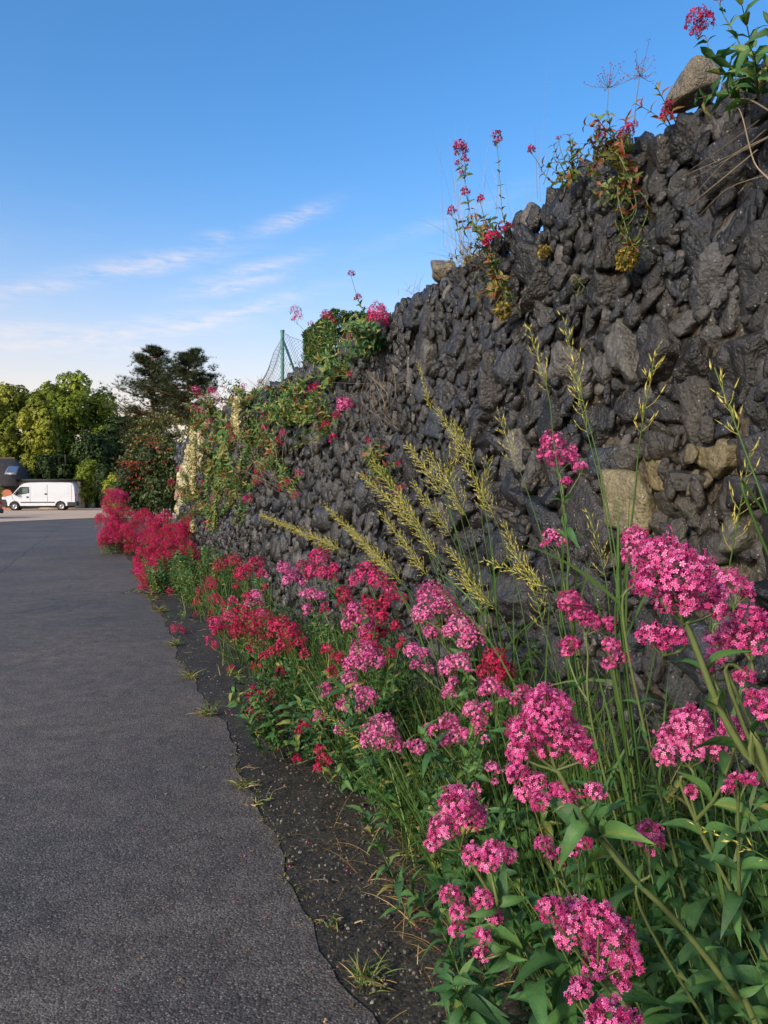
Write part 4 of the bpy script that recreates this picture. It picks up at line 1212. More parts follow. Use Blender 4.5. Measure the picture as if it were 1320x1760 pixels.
# petal outline: narrow at the throat, blunt at the tip, a little recurved
FL0 = star([(0.03, 0.04, 0.02, 0.5), (0.03, -0.04, 0.02, 0.5), (0.30, -0.135, 0.10, 1.0), (0.47, -0.115, 0.06, 1.06), (0.53, 0.0, 0.03, 1.14), (0.47, 0.115, 0.06, 1.06), (0.30, 0.135, 0.10, 1.0)])
FL1 = star([(0.02, 0.0, 0.02, 0.6), (0.30, -0.17, 0.10, 1.0), (0.52, 0.0, 0.04, 1.1), (0.30, 0.17, 0.10, 1.0)], 0)
FL2 = star([(0.0, -0.1, 0.0, 0.7), (0.52, 0.0, 0.10, 1.0), (0.0, 0.1, 0.0, 0.7)], 0)
BUD_V = np.array([(0.13, 0, 0), (0, 0.13, 0), (-0.13, 0, 0), (0, -0.13, 0), (0.17, 0, 0.28), (0, 0.17, 0.28), (-0.17, 0, 0.28), (0, -0.17, 0.28), (0, 0, 0.48), (0, 0, -0.5)], float)
BUD_F = [np.array([[0, 1, 5, 4], [1, 2, 6, 5], [2, 3, 7, 6], [3, 0, 4, 7]]), np.array([[4, 5, 8], [5, 6, 8], [6, 7, 8], [7, 4, 8], [1, 0, 9], [2, 1, 9], [3, 2, 9], [0, 3, 9]])]


def frames(nrm, r):
    tg = norm(np.cross(nrm, r.normal(size=nrm.shape)))
    return np.stack([tg, np.cross(nrm, tg), nrm], -1)


def flower_head(mb, blobs, z, base, r, bud=0.36):
    """blobs: world centres + radii. Florets crowd the outside of each little dome."""
    C = np.array([b[0] for b in blobs]); Rr = np.array([b[1] for b in blobs])
    lod = 0 if z < 1.75 else (1 if z < 6.5 else 2)
    s = (0.0063, 0.0088, 0.019)[lod]
    if lod == 1 and z > 3.3:
        s = 0.0125
    FL = (FL0, FL1, FL2)[lod]
    tone = r.normal() * 0.07
    for c, rad in zip(C, Rr):
        tone_b = tone + r.normal() * 0.06
        ax_ = norm(c - base + UP * 0.02)
        n = int(4 * math.pi * rad ** 2 * 0.75 / (s * s * 0.50)) + 6
        n = min(n, 760)
        d = norm(r.normal(size=(n * 2, 3)))
        d = d[(d @ ax_) > -0.45][:n]
        # irregular outline: twig-end bunches, not a ball
        bump_ = 0.80 + 0.22 * np.sin(d[:, 0] * 5 + c[0] * 90) * np.sin(d[:, 1] * 5 + c[2] * 70) + 0.10 * r.normal(size=len(d))
        P = c + d * (rad * bump_)[:, None] * np.array([1, 1, 0.92])
        keep = np.ones(len(P), bool)
        for c2, r2 in zip(C, Rr):
            if c2 is not c:
                keep &= np.linalg.norm(P - c2, axis=1) > r2 * 0.72
        P = P[keep]; d = d[keep]
        if not len(P):
            continue
        nrm = norm(d * 0.9 + UP * 0.35 + r.normal(size=d.shape) * 0.35)
        isb = r.random(len(P)) < (bud if lod < 2 else 0.0)
        sz = s * r.uniform(0.75, 1.15, len(P))
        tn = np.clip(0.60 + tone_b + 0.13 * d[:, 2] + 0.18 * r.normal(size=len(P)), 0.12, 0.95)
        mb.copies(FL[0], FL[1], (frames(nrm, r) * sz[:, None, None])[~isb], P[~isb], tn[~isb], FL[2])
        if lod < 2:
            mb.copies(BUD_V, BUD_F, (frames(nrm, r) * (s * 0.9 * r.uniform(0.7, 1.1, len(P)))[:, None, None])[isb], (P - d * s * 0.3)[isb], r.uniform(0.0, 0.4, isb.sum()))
        # darker buds and tubes inside
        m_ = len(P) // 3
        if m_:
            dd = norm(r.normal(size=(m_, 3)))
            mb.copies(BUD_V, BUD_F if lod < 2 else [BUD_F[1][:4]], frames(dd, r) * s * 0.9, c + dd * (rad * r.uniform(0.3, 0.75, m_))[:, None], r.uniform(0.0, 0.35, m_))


def leaf_tmpl(ny, droop, fold, wid):
    V = []; 
    prof = np.array([0.22, 0.55, 0.84, 0.98, 1.0, 0.92, 0.76, 0.52, 0.26, 0.03]) if ny == 5 else np.array([0.35, 1.0, 0.75, 0.04])
    for j in range(len(prof)):
        v = j / (len(prof) - 1)
        w_ = wid * prof[j] * 0.5
        z = 0.12 * math.sin(v * 3.1) - droop * v * v
        y = v * (1 - 0.15 * droop * v)
        V += [(-w_, y, z + fold * w_), (0, y, z), (w_, y, z + fold * w_)]
    F_ = []
    for j in range(len(prof) - 1):
        b = j * 3
        F_ += [[b, b + 1, b + 4, b + 3], [b + 1, b + 2, b + 5, b + 4]]
    V = np.array(V, float); V[0::3, 2] += 0.02 * np.sin(V[0::3, 1] * 21 * wid); V[2::3, 2] += 0.02 * np.sin(V[2::3, 1] * 17 * wid + 1)
    return V, [np.array(F_)]


LEAF0 = [leaf_tmpl(5, d, f, w_) for d, f, w_ in ((0.30, 0.5, 0.30), (0.7, 0.4, 0.33), (0.05, 0.65, 0.26))]
LEAF1 = [leaf_tmpl(3, d, f, w_) for d, f, w_ in ((0.25, 0.4, 0.34), (0.55, 0.3, 0.38), (0.0, 0.5, 0.30))]


def leaves_on(mb, path, L, gap, r, s0=0.1, s1=0.85, lod=0, shrink=0.55, warm=0.0, tb=0.5, elev=0.45):
    """opposite pairs of leaves, each pair turned a quarter from the last"""
    seg = np.linalg.norm(np.diff(path, axis=0), axis=1); cum = np.concatenate([[0], np.cumsum(seg)]); tot = cum[-1]
    T = norm(np.gradient(path, axis=0))
    d = s0 * tot + gap * r.uniform(0, 0.6); q = r.integers(0, 2); a0 = r.uniform(0, 6.28)
    Ps, Ms, Tn, Wh = [], [], [], []
    while d < s1 * tot:
        p = np.array([np.interp(d, cum, path[:, k]) for k in range(3)]); t = norm(np.array([np.interp(d, cum, T[:, k]) for k in range(3)]))
        ref = np.cross(t, [0.9, 0.1, 0.42]); ref = norm(ref); b = np.cross(t, ref)
        f = d / tot
        for sg in (0, 1):
            an = a0 + q * math.pi / 2 + sg * math.pi + r.normal() * 0.25
            out = math.cos(an) * ref + math.sin(an) * b
            fw = norm(out * 1.0 + t * elev * r.uniform(0.4, 1.5) + UP * 0.18)
            up_ = norm(t - fw * (t @ fw) + r.normal(size=3) * 0.15); up_ = norm(up_ - fw * (up_ @ fw))
            sd_ = np.cross(fw, up_)
            ln = L * (1 - shrink * f) * r.uniform(0.7, 1.15)
            Ms.append(np.stack([sd_, fw, up_], -1) * ln); Ps.append(p); Tn.append(np.clip(tb + (0.24 if lod else 0.15) * r.normal() + (0.4 if lod and r.random() < 0.03 else 0) + warm * r.random() ** 2, 0, 1)); Wh.append(r.integers(0, 3))
        q += 1; d += gap * r.uniform(0.75, 1.25) * (1 - 0.25 * f)
    if not Ps:
        return
    Ps, Ms, Tn, Wh = np.array(Ps), np.array(Ms), np.array(Tn), np.array(Wh)
    for k in range(3):
        sel = Wh == k
        if sel.any():
            v, f_ = (LEAF0 if lod == 0 else LEAF1)[k]
            mb.copies(v, f_, Ms[sel], Ps[sel], Tn[sel], MIDRIB[len(v)])


MIDRIB = {len(l[0][0]): np.tile([0.92, 1.28, 0.92], len(l[0][0]) // 3) for l in (LEAF0, LEAF1)}
PLANT_NO = [0]


def auto_blobs(px, py, w, r):
    """a typical head: rounded tip with a pair of side bunches"""
    if w < 13:
        return [(px, py, w / 2)]
    k = 3 if w < 24 else 5
    out = [(px, py - w * 0.18, w * 0.30)]
    for q in range(k):
        a = q / k * 6.28 + r.uniform(-0.4, 0.4)
        out.append((px + math.cos(a) * w * 0.33, py + w * 0.10 + math.sin(a) * w * 0.24, w * r.uniform(0.18, 0.25)))
    return out


LUSH = 3.6


def valerian(label, colr, heads, N=None, z=None, root=None, leafy=3, lh=0.38, leaf=0.075, spread=0.19, group=None, rootdN=0.28, rootdt=0.0, name='valerian_plant', wall=False, lmat='leaf', stem_r=0.0032, gap=0.06, tb=0.5, cat='flower', foliage_up=None):
    """heads: list of dicts(b=[(px,py,rpx)...] or p=(px,py,wpx), way=[(px,py)...], col=..., N/z=...)"""
    PLANT_NO[0] += 1
    r = np.random.default_rng(1000 + PLANT_NO[0])
    H = []
    if not wall and not group and heads:
        zt = z_of(heads[0]['p'][0] if 'p' in heads[0] else heads[0]['b'][0][0], heads[0].get('N', N or 1.0))
        if 2.3 < zt < 14:
            extra = []
            for q in range(2 + len(heads)):
                h0 = heads[r.integers(0, len(heads))]
                x0, y0 = h0['p'][:2] if 'p' in h0 else h0['b'][0][:2]
                extra.append(dict(p=(x0 + r.normal() * 26, y0 + r.uniform(-4, 42), r.uniform(13, 27) * (4.0 / max(4.0, zt)) ** 0.5), N=h0.get('N', N), col=h0.get('col', colr)))
            heads = heads + extra
    for h in heads:
        bl = h.get('b') or auto_blobs(*h['p'], r)
        mx = sum(b[0] for b in bl) / len(bl); my = sum(b[1] for b in bl) / len(bl)
        zz_ = h.get('z') or (z if z else None) or z_of(mx, h.get('N', N))
        B = []
        for (x, y, rp) in bl:
            rw = rp * zz_ / F * (1.0 if zz_ < 2.3 else (1.26 if zz_ < 13 else 1.16))
            B.append((at_z(x, y, zz_ + r.uniform(-0.7, 0.9) * rw), rw))
        H.append((h, B, zz_, mx, my))
    if root is None:
        c = np.mean([np.mean([b[0] for b in x[1]], 0) for x in H], 0)
        t_, n_ = c @ DV, c @ NV
        root = wt(t_ + rootdt, min(D_WALL - 0.10, n_ + rootdN), 0.03)
    root = np.array(root, float)
    ro = empty(name, root, label, cat, group)
    lod = 0 if ((H[0][2] if H else root[1]) < 2.2) else 1
    mbl = MB(); main_path = None
    for (h, B, zz_, mx, my) in H:
        C = np.array([b[0] for b in B]); lowp = C[C[:, 2].argmin()]; cen = C.mean(0)
        hb = cen - UP * (max(b[1] for b in B) * 0.9 + 0.5 * (cen[2] - lowp[2]))
        way = [at_z(x, y, zz_ + dz_) for (x, y, dz_) in [(*w_, 0)[:3] if len(w_) == 2 else w_ for w_ in h.get('way', [])]]
        node_ = None
        if main_path is not None and (way or (zz_ < 8 and not wall and r.random() < 0.85)):
            # side branch: leaves the main stem at a node
            okp = main_path[main_path[:, 2] < hb[2] - 0.6 * np.linalg.norm((main_path - hb)[:, :2], axis=1) - 0.03]
            tgt = way[-1] if way else (okp[-1 - int(r.uniform(0, 0.15) * len(okp))] if len(okp) else main_path[3])
            node_ = main_path[np.linalg.norm(main_path - tgt, axis=1).argmin()]
        if node_ is not None:
            pts = [node_] + (way[:-1][::-1] if way else [node_ * 0.45 + hb * 0.55 - UP * 0.12 * np.linalg.norm(hb - node_)]) + [hb]
        elif way:
            pts = [root + r.normal(size=3) * np.array([0.03, 0.03, 0])] + way[::-1] + [hb]
        else:
            st = root + r.normal(size=3) * np.array([spread * 0.5, spread * 0.5, 0]) * (0 if wall else 1)
            mid = st * 0.45 + hb * 0.55 + (UP * 0.12 * np.linalg.norm(hb - st) if not wall else UP * 0.02)
            mid = mid + r.normal(size=3) * 0.02
            pts = [st, mid, hb]
        path = curve(pts, 26)
        if main_path is None:
            main_path = path
        L_ = np.linalg.norm(np.diff(path, axis=0), axis=1).sum()
        mbs = MB(); sr = h.get('sr', stem_r) * (1 if zz_ < 8 else 1.6)
        tube(mbs, path, np.linspace(sr, sr * 0.6, 26), 6 if lod == 0 else 4, np.linspace(0.55, 0.4, 26))
        tip = path[-1]
        for (c, rw) in B:
            e = c - UP * rw * 0.25
            tube(mbs, curve([path[-3], (tip + e) / 2 - UP * 0.15 * rw, e], 6), np.linspace(sr * 0.5, sr * 0.3, 6), 4, 0.35)
        so_ = mbs.obj('stem', M['stem'], ro)
        mbh = MB(); flower_head(mbh, B, zz_, hb, r)
        mbh.obj('flower_head', M[h.get('col', colr)], so_, False)
        leaves_on(mbl, path, h.get('leaf', leaf), gap, r, 0.12, h.get('lmax', 0.80), lod, 0.6, 0.0, tb)
    mbx = MB()
    if not wall:
        leafy = int(leafy * LUSH)
    for q in range(leafy):
        a = r.uniform(0, 6.28); st = root + np.array([math.cos(a), math.sin(a), 0]) * spread * r.uniform(0.1, 1.0) * (0.3 if wall else 1)
        hh = lh * r.uniform(0.6, 1.15)
        e = st + np.array([math.cos(a) * hh * 0.45, math.sin(a) * hh * 0.45, hh])
        if wall:
            e = st + foliage_up_dir(r, hh)
        pth = curve([st, (st + e) / 2 + UP * hh * 0.08 + r.normal(size=3) * 0.015, e], 14)
        tube(mbx, pth, np.linspace(stem_r * 0.9, stem_r * 0.4, 14), 4, 0.3)
        leaves_on(mbl, pth, leaf * 1.1, gap * 0.62, r, 0.10, 1.0, lod, 0.35, 0.35 if lmat == 'leaf_warm' else 0.0, tb)
    if leafy:
        mbx.obj('leafy_shoots', M['stem'], ro)
    if mbl.n:
        mbl.obj('foliage', M[lmat], ro)
    return ro


def foliage_up_dir(r, hh):
    d = -NV * r.uniform(0.15, 0.75) + UP * r.uniform(-0.25, 1.0) + DV * r.normal() * 0.5
    return norm(d) * hh


# ---- the pink plants nearest to us ------------------------------------------------------------
valerian('tall pink valerian carrying the biggest flower head, in front of the pale foot stones', 'pink', [
    dict(b=[(1140, 958, 46), (1182, 985, 48), (1122, 1000, 36), (1208, 1020, 40), (1172, 1035, 36), (1228, 1048, 22), (1150, 1030, 30)], way=[(1180, 1075), (1197, 1115), (1238, 1220), (1290, 1310), (1340, 1385)], sr=0.0052, leaf=0.10),
    dict(b=[(1118, 1092, 24), (1155, 1095, 25), (1140, 1110, 18)], way=[(1160, 1122), (1195, 1118), (1240, 1222), (1292, 1312)], sr=0.003)],
    N=0.62, root=(0.80, 0.86, 0.03), leafy=2, leaf=0.09)
valerian('pink valerian half hidden behind the biggest flower head', 'pink', [dict(b=[(1092, 925, 24), (1085, 955, 20), (1107, 940, 18)], way=[(1090, 1000), (1085, 1150)])], N=0.95, leafy=3)
valerian('pink valerian with a tall cone of flowers on a thick stem leaning left', 'pink', [
    dict(b=[(942, 1222, 46), (905, 1258, 36), (965, 1262, 44), (932, 1202, 28), (988, 1288, 36), (895, 1292, 26), (1008, 1300, 22), (940, 1290, 26)], way=[(962, 1330), (990, 1382), (1075, 1495), (1145, 1565), (1210, 1640), (1262, 1712), (1315, 1795)], sr=0.0058, leaf=0.06, lmax=0.86),
    dict(b=[(890, 1330, 24), (905, 1362, 24), (925, 1345, 20)], way=[(945, 1385), (992, 1386), (1076, 1497)], sr=0.003),
    dict(b=[(930, 1378, 20), (967, 1366, 26)], way=[(985, 1390), (1076, 1497)], sr=0.003),
    dict(b=[(1020, 1362, 20)], way=[(1010, 1385), (1000, 1396), (1078, 1499)], sr=0.0025)],
    N=0.60, root=(0.72, 0.84, 0.03), leafy=3, leaf=0.10)
valerian('pink valerian drooping over the edge of the dark gritty strip, lowest on the road side', 'pink', [
    dict(b=[(785, 1383, 36), (765, 1425, 30), (805, 1405, 30), (748, 1447, 20), (822, 1398, 18)], way=[(800, 1470), (848, 1545), (880, 1600), (935, 1655), (990, 1712), (1070, 1800)], sr=0.0046),
    dict(b=[(815, 1470, 24), (850, 1465, 26), (840, 1485, 22), (875, 1470, 16)], way=[(846, 1510), (855, 1555), (882, 1602)], sr=0.003),
    dict(b=[(775, 1538, 20), (790, 1570, 22), (785, 1597, 15)], way=[(815, 1600), (870, 1640), (935, 1657)], sr=0.0026),
    dict(b=[(830, 1545, 20), (845, 1573, 20)], way=[(855, 1590), (882, 1604)], sr=0.0026),
    dict(b=[(830, 1610, 17), (828, 1640, 17)], way=[(860, 1640), (935, 1659)], sr=0.0026)],
    N=0.52, root=(0.62, 1.10, 0.03), leafy=2, leaf=0.08)
valerian('pink valerian with one broad flat mass of flowers low beside the bare gritty ground', 'pink', [
    dict(b=[(948, 1565, 28), (988, 1570, 32), (1030, 1578, 34), (985, 1610, 34), (1065, 1608, 32), (1040, 1640, 34), (1082, 1650, 24), (1020, 1665, 22), (1062, 1680, 24)], way=[(1050, 1710), (1110, 1800)], sr=0.004)],
    N=0.56, root=(0.66, 1.0, 0.03), leafy=2, leaf=0.09)
valerian('lowest pink valerian, its round head cut by the bottom edge of the photo', 'pink', [
    dict(b=[(1050, 1745, 34), (1080, 1757, 26), (1025, 1757, 24), (1055, 1775, 30)]), dict(b=[(1000, 1698, 22), (984, 1710, 14)])],
    N=0.50, root=(0.62, 0.86, 0.03), leafy=1, leaf=0.08)
valerian('pink valerian with a wide ragged head beside the thick stem of the biggest one', 'pink', [
    dict(b=[(1185, 1240, 32), (1155, 1270, 30), (1205, 1265, 34), (1145, 1295, 24), (1185, 1290, 28), (1225, 1290, 28)], way=[(1195, 1340), (1215, 1450)]),
    dict(b=[(1255, 1250, 22), (1275, 1265, 16)]), dict(b=[(1265, 1340, 16), (1250, 1352, 13), (1290, 1340, 16)]), dict(b=[(1188, 1362, 14)])],
    N=0.78, root=(0.92, 1.12, 0.03), leafy=4, leaf=0.09)
valerian('pink valerian crowding the right edge, its large head level with the biggest one', 'pink', [
    dict(b=[(1285, 1063, 30), (1270, 1100, 32), (1302, 1105, 32), (1252, 1085, 20), (1310, 1070, 24)], way=[(1295, 1160), (1300, 1300)]),
    dict(b=[(1225, 1100, 18), (1230, 1130, 20), (1215, 1150, 15)]), dict(b=[(1280, 1165, 20)])],
    N=0.72, root=(1.02, 1.02, 0.03), leafy=3, leaf=0.09)
valerian('pink valerian with a small upright head under the dark corner stones of the wall foot', 'pink', [dict(b=[(1250, 993, 22), (1270, 1010, 24), (1240, 1020, 18), (1285, 1022, 14)], way=[(1262, 1080), (1270, 1200)])], N=0.92, root=(1.08, 1.2, 0.03), leafy=3)
valerian('pink valerian whose head is cut off by the right edge above the leaf tangle', 'pink', [dict(b=[(1300, 1203, 22), (1315, 1225, 24), (1330, 1200, 24)])], N=0.68, root=(0.98, 0.86, 0.03), leafy=2)
valerian('pink valerian of three loose heads in front of the tall grass stems', 'pink', [
    dict(b=[(980, 1035, 24), (995, 1055, 24), (1015, 1070, 20), (1045, 1072, 16)], way=[(1010, 1120), (1030, 1300)]), dict(b=[(980, 1108, 18), (975, 1122, 13)]), dict(b=[(1050, 1110, 18), (1067, 1130, 18), (1048, 1142, 15)])],
    N=0.98, leafy=4, lh=0.45)
valerian('tallest pink valerian, its lone head against the pale limestone patch in the wall', 'pink', [
    dict(b=[(948, 758, 20), (966, 780, 26), (940, 782, 18), (982, 788, 15), (955, 795, 14)], way=[(965, 830), (978, 950), (992, 1110)]), dict(b=[(995, 803, 12), (1003, 800, 8)], way=[(980, 845), (966, 870), (979, 952)], sr=0.002), dict(b=[(974, 828, 11)], way=[(968, 845), (979, 953)], sr=0.002)],
    N=1.12, leafy=2, gap=0.10)
valerian('pink valerian with one small flat head between the grass heads and the wall', 'pink', [dict(b=[(945, 920, 14), (960, 925, 18), (938, 935, 9), (972, 930, 9)], way=[(962, 960), (990, 1120)])], N=1.18, leafy=2, gap=0.10)
valerian('pink valerian with a small lone head standing in the big leaves under the thick stem', 'pink', [dict(b=[(1115, 1425, 20), (1100, 1440, 15), (1130, 1445, 15), (1118, 1465, 9)], way=[(1118, 1500), (1130, 1620)])], N=0.80, root=(0.85, 1.25, 0.03), leafy=4, leaf=0.10)
valerian('pink valerian of small scattered bunches below the tall flower cone', 'pink', [dict(b=[(935, 1450, 17), (945, 1470, 10)]), dict(b=[(985, 1463, 15), (1003, 1448, 18)]), dict(b=[(960, 1462, 9), (965, 1480, 7)])], N=0.82, leafy=3)
valerian('broad-leaved valerian without flowers filling the bottom corner under the thick stems', 'pink', [], root=(0.66, 1.02, 0.03), leafy=6, lh=0.72, leaf=0.125, spread=0.22, gap=0.085)
valerian('broad-leaved valerian without flowers beside the dry grass, below the broad flat head', 'pink', [], root=(0.50, 1.32, 0.03), leafy=4, lh=0.42, leaf=0.10, spread=0.18, gap=0.08)
valerian('broad-leaved valerian without flowers among the grass under the wide ragged head', 'pink', [], root=(0.86, 1.45, 0.03), leafy=5, lh=0.62, leaf=0.11, spread=0.22, gap=0.085)
valerian('broad-leaved valerian without flowers at the wall foot under the dark corner stones', 'pink', [], root=(1.12, 1.45, 0.03), leafy=5, lh=0.75, leaf=0.11, spread=0.22, gap=0.075)
valerian('broad-leaved valerian without flowers in the grass behind the small lone pink head', 'pink', [], root=(0.92, 1.85, 0.03), leafy=5, lh=0.62, leaf=0.11, spread=0.24, gap=0.075)
valerian('leafy valerian without flowers overhanging the gritty strip before the pyramid-shaped head', 'pink', [], root=(0.30, 2.35, 0.03), leafy=5, lh=0.42, leaf=0.10, spread=0.24, gap=0.065)
valerian('leafy valerian without flowers behind the knobbly rosy heads left of the tall cone', 'pink', [], root=(0.60, 2.3, 0.03), leafy=5, lh=0.60, leaf=0.10, spread=0.26, gap=0.07)
valerian('leafy valerian without flowers at the gritty strip left of the nearest drooping pink one', 'pink', [], root=(0.40, 1.75, 0.03), leafy=4, lh=0.40, leaf=0.10, spread=0.2, gap=0.065)
valerian('leafy valerian without flowers under the pale pink pair in the middle of the bed', 'pink', [], root=(0.25, 3.2, 0.03), leafy=5, lh=0.62, leaf=0.10, spread=0.28, gap=0.07)
valerian('leafy valerian without flowers hanging over the strip below the wide crimson cluster', 'pink', [], root=(-0.42, 4.0, 0.03), leafy=5, lh=0.40, leaf=0.095, spread=0.28, gap=0.065)
# ---- pink and mauve plants further on ---------------------------------------------------------
valerian('pale pink valerian with two heads in the middle of the bed, under the leaning grass', 'pink', [
    dict(b=[(740, 1023, 22), (760, 1040, 22), (730, 1055, 20), (780, 1050, 14), (745, 1085, 14)]), dict(b=[(790, 1075, 20), (810, 1090, 20), (775, 1085, 13), (800, 1106, 13)])], N=1.28, leafy=4)
valerian('mauve pink valerian with a small ball of flowers right of the mid bed pair', 'mauve', [dict(b=[(770, 1150, 16), (792, 1138, 15), (775, 1135, 10)])], N=1.15, leafy=3)
valerian('mauve valerian with a domed head in front of the crimson group', 'mauve', [dict(b=[(625, 1120, 22), (645, 1135, 16), (605, 1140, 14), (625, 1140, 14)]), dict(b=[(600, 1168, 13), (612, 1182, 9)])], N=1.06, leafy=4)
valerian('mauve valerian with a pyramid-shaped head low above the dark leaves', 'mauve', [dict(b=[(657, 1248, 20), (640, 1270, 19), (672, 1275, 18), (655, 1282, 14)]), dict(b=[(627, 1195, 14), (620, 1217, 10), (636, 1205, 9)]), dict(b=[(590, 1213, 12)])], N=0.97, leafy=5, lh=0.42)
valerian('rosy pink valerian with knobbly heads left of the tall flower cone', 'pink', [dict(b=[(772, 1243, 16), (785, 1265, 16), (765, 1275, 13)]), dict(b=[(812, 1220, 19), (825, 1240, 16), (800, 1260, 11), (838, 1215, 10)]), dict(b=[(718, 1285, 13), (700, 1280, 8)], col='mauve')], N=1.0, leafy=5, lh=0.42)
valerian('pink valerian head just below the deep red one, beside the tall flower cone', 'pink', [dict(b=[(845, 1180, 20), (865, 1192, 15), (832, 1188, 12)]), dict(b=[(897, 1188, 15), (885, 1202, 12)])], N=1.04, leafy=4)
valerian('deep crimson valerian, the only red head among the pink ones', 'crimson', [dict(b=[(850, 1133, 19), (866, 1155, 18), (833, 1155, 13), (855, 1165, 14)])], N=1.2, leafy=3)
valerian('fading pink valerian with thin loose bunches in the middle of the bed', 'mauve', [dict(b=[(710, 1118, 13), (716, 1143, 9), (736, 1150, 9), (728, 1128, 7)]), dict(b=[(845, 1318, 12), (850, 1343, 8)], N=0.95)], N=1.15, leafy=5, lh=0.45)
valerian('pale mauve valerian with a slanting head at the foot of the wall', 'mauve', [dict(b=[(488, 976, 11), (503, 990, 13), (516, 1000, 9), (495, 998, 9)]), dict(b=[(525, 1020, 8), (545, 1025, 8)])], N=1.32, leafy=2)
valerian('rosy red valerian with a bell-shaped head against the wall foot, beside the slanting mauve one', 'rose', [dict(b=[(548, 958, 15), (540, 982, 15), (560, 985, 14), (572, 995, 8)])], N=1.34, leafy=2)
valerian('rosy crimson valerian with a sloping row of heads under the horizontal grass heads', 'rose', [dict(b=[(630, 983, 17), (648, 998, 18), (613, 998, 13), (670, 1015, 13)]), dict(b=[(665, 1035, 14), (690, 1030, 9)], col='crimson'), dict(b=[(640, 1060, 12), (655, 1085, 10)], col='crimson')], N=1.3, leafy=3)
valerian('two-toned valerian, pink in front of crimson, in the middle of the bed', 'pink', [dict(b=[(610, 1053, 17), (600, 1075, 13), (628, 1068, 14)]), dict(b=[(590, 1020, 12), (600, 1035, 10)], col='crimson'), dict(b=[(655, 1060, 11), (640, 1040, 11)], col='crimson')], N=1.16, leafy=4)
valerian('crimson valerian of small bunches behind the domed mauve head', 'crimson', [dict(b=[(580, 1130, 11), (562, 1115, 9), (592, 1142, 9)]), dict(p=(690, 1100, 14)), dict(p=(575, 1165, 12))], N=1.12, leafy=4)
valerian('large crimson valerian with a wide cluster of heads leaning to the road', 'crimson', [dict(b=[(425, 1070, 21), (450, 1063, 18), (410, 1085, 15), (440, 1093, 17)]), dict(b=[(480, 1075, 16), (500, 1085, 15), (515, 1100, 11), (490, 1110, 15)]), dict(b=[(470, 1120, 10), (455, 1128, 9)]), dict(p=(430, 1115, 18))], N=0.96, leafy=6, lh=0.42)
valerian('rose-coloured valerian with a round pink head nearest the road, before the wide crimson cluster', 'rose', [dict(b=[(372, 1072, 13), (395, 1060, 12), (385, 1078, 9)]), dict(p=(405, 1050, 14), col='crimson')], N=0.92, leafy=4)
valerian('crimson valerian spreading in a flat band at the wall foot before the leafy gap', 'crimson', [dict(b=[(380, 972, 13), (400, 965, 13)]), dict(b=[(420, 985, 15), (440, 968, 12)]), dict(b=[(362, 1000, 11), (347, 1015, 9)]), dict(p=(447, 985, 16)), dict(p=(372, 1025, 13)), dict(p=(405, 1008, 12))], N=1.02, leafy=6, lh=0.4)
valerian('crimson valerian hanging lowest over the bare strip beside the road', 'crimson', [dict(b=[(440, 1193, 15), (465, 1200, 15), (430, 1220, 11)]), dict(b=[(455, 1225, 17), (487, 1225, 15)]), dict(b=[(480, 1250, 12), (475, 1266, 10)]), dict(b=[(525, 1245, 11), (515, 1256, 7)])], N=0.90, leafy=5, lh=0.34)
valerian('small crimson valerian head over the shiny dark leaves at the road side', 'crimson', [dict(p=(510, 1305, 17)), dict(p=(545, 1290, 10))], N=0.92, leafy=6, lh=0.4, leaf=0.09)
valerian('little dull crimson valerian sprawling alone on the gritty strip', 'crimson', [dict(b=[(303, 1080, 9), (315, 1085, 6)])], N=0.74, leafy=1, lh=0.12, rootdN=0.12, leaf=0.04)
valerian('mauve valerian with a small domed head above the pale green leaves', 'mauve', [dict(b=[(437, 1023, 10), (430, 1037, 9), (445, 1035, 7)])], N=1.1, leafy=4)
valerian('crimson valerian of small heads in the pale green leaves', 'crimson', [dict(p=(400, 1033, 15)), dict(p=(422, 1045, 12)), dict(p=(385, 1040, 10))], N=1.02, leafy=6, tb=0.75)
valerian('leafy green valerian with few red heads where the bed shows most green', 'crimson', [dict(p=(330, 938, 15)), dict(p=(335, 955, 12)), dict(p=(292, 1012, 11)), dict(p=(312, 925, 17)), dict(p=(322, 948, 13))], N=1.1, z=10.9, leafy=16, lh=0.55, spread=0.35, leaf=0.085, tb=0.62)
valerian('leafy green valerian with a low cluster of red heads beside the road', 'crimson', [dict(p=(258, 1000, 24)), dict(p=(243, 1012, 18)), dict(p=(250, 985, 20)), dict(p=(268, 992, 17)), dict(p=(262, 1015, 14))], N=0.66, z=10.6, leafy=12, lh=0.42, spread=0.3, leaf=0.08, tb=0.6)
valerian('green valerian without open flowers filling the bed before the flat crimson band', 'crimson', [dict(p=(318, 1000, 8))], N=0.92, z=9.2, leafy=14, lh=0.42, spread=0.32, leaf=0.08, tb=0.6)
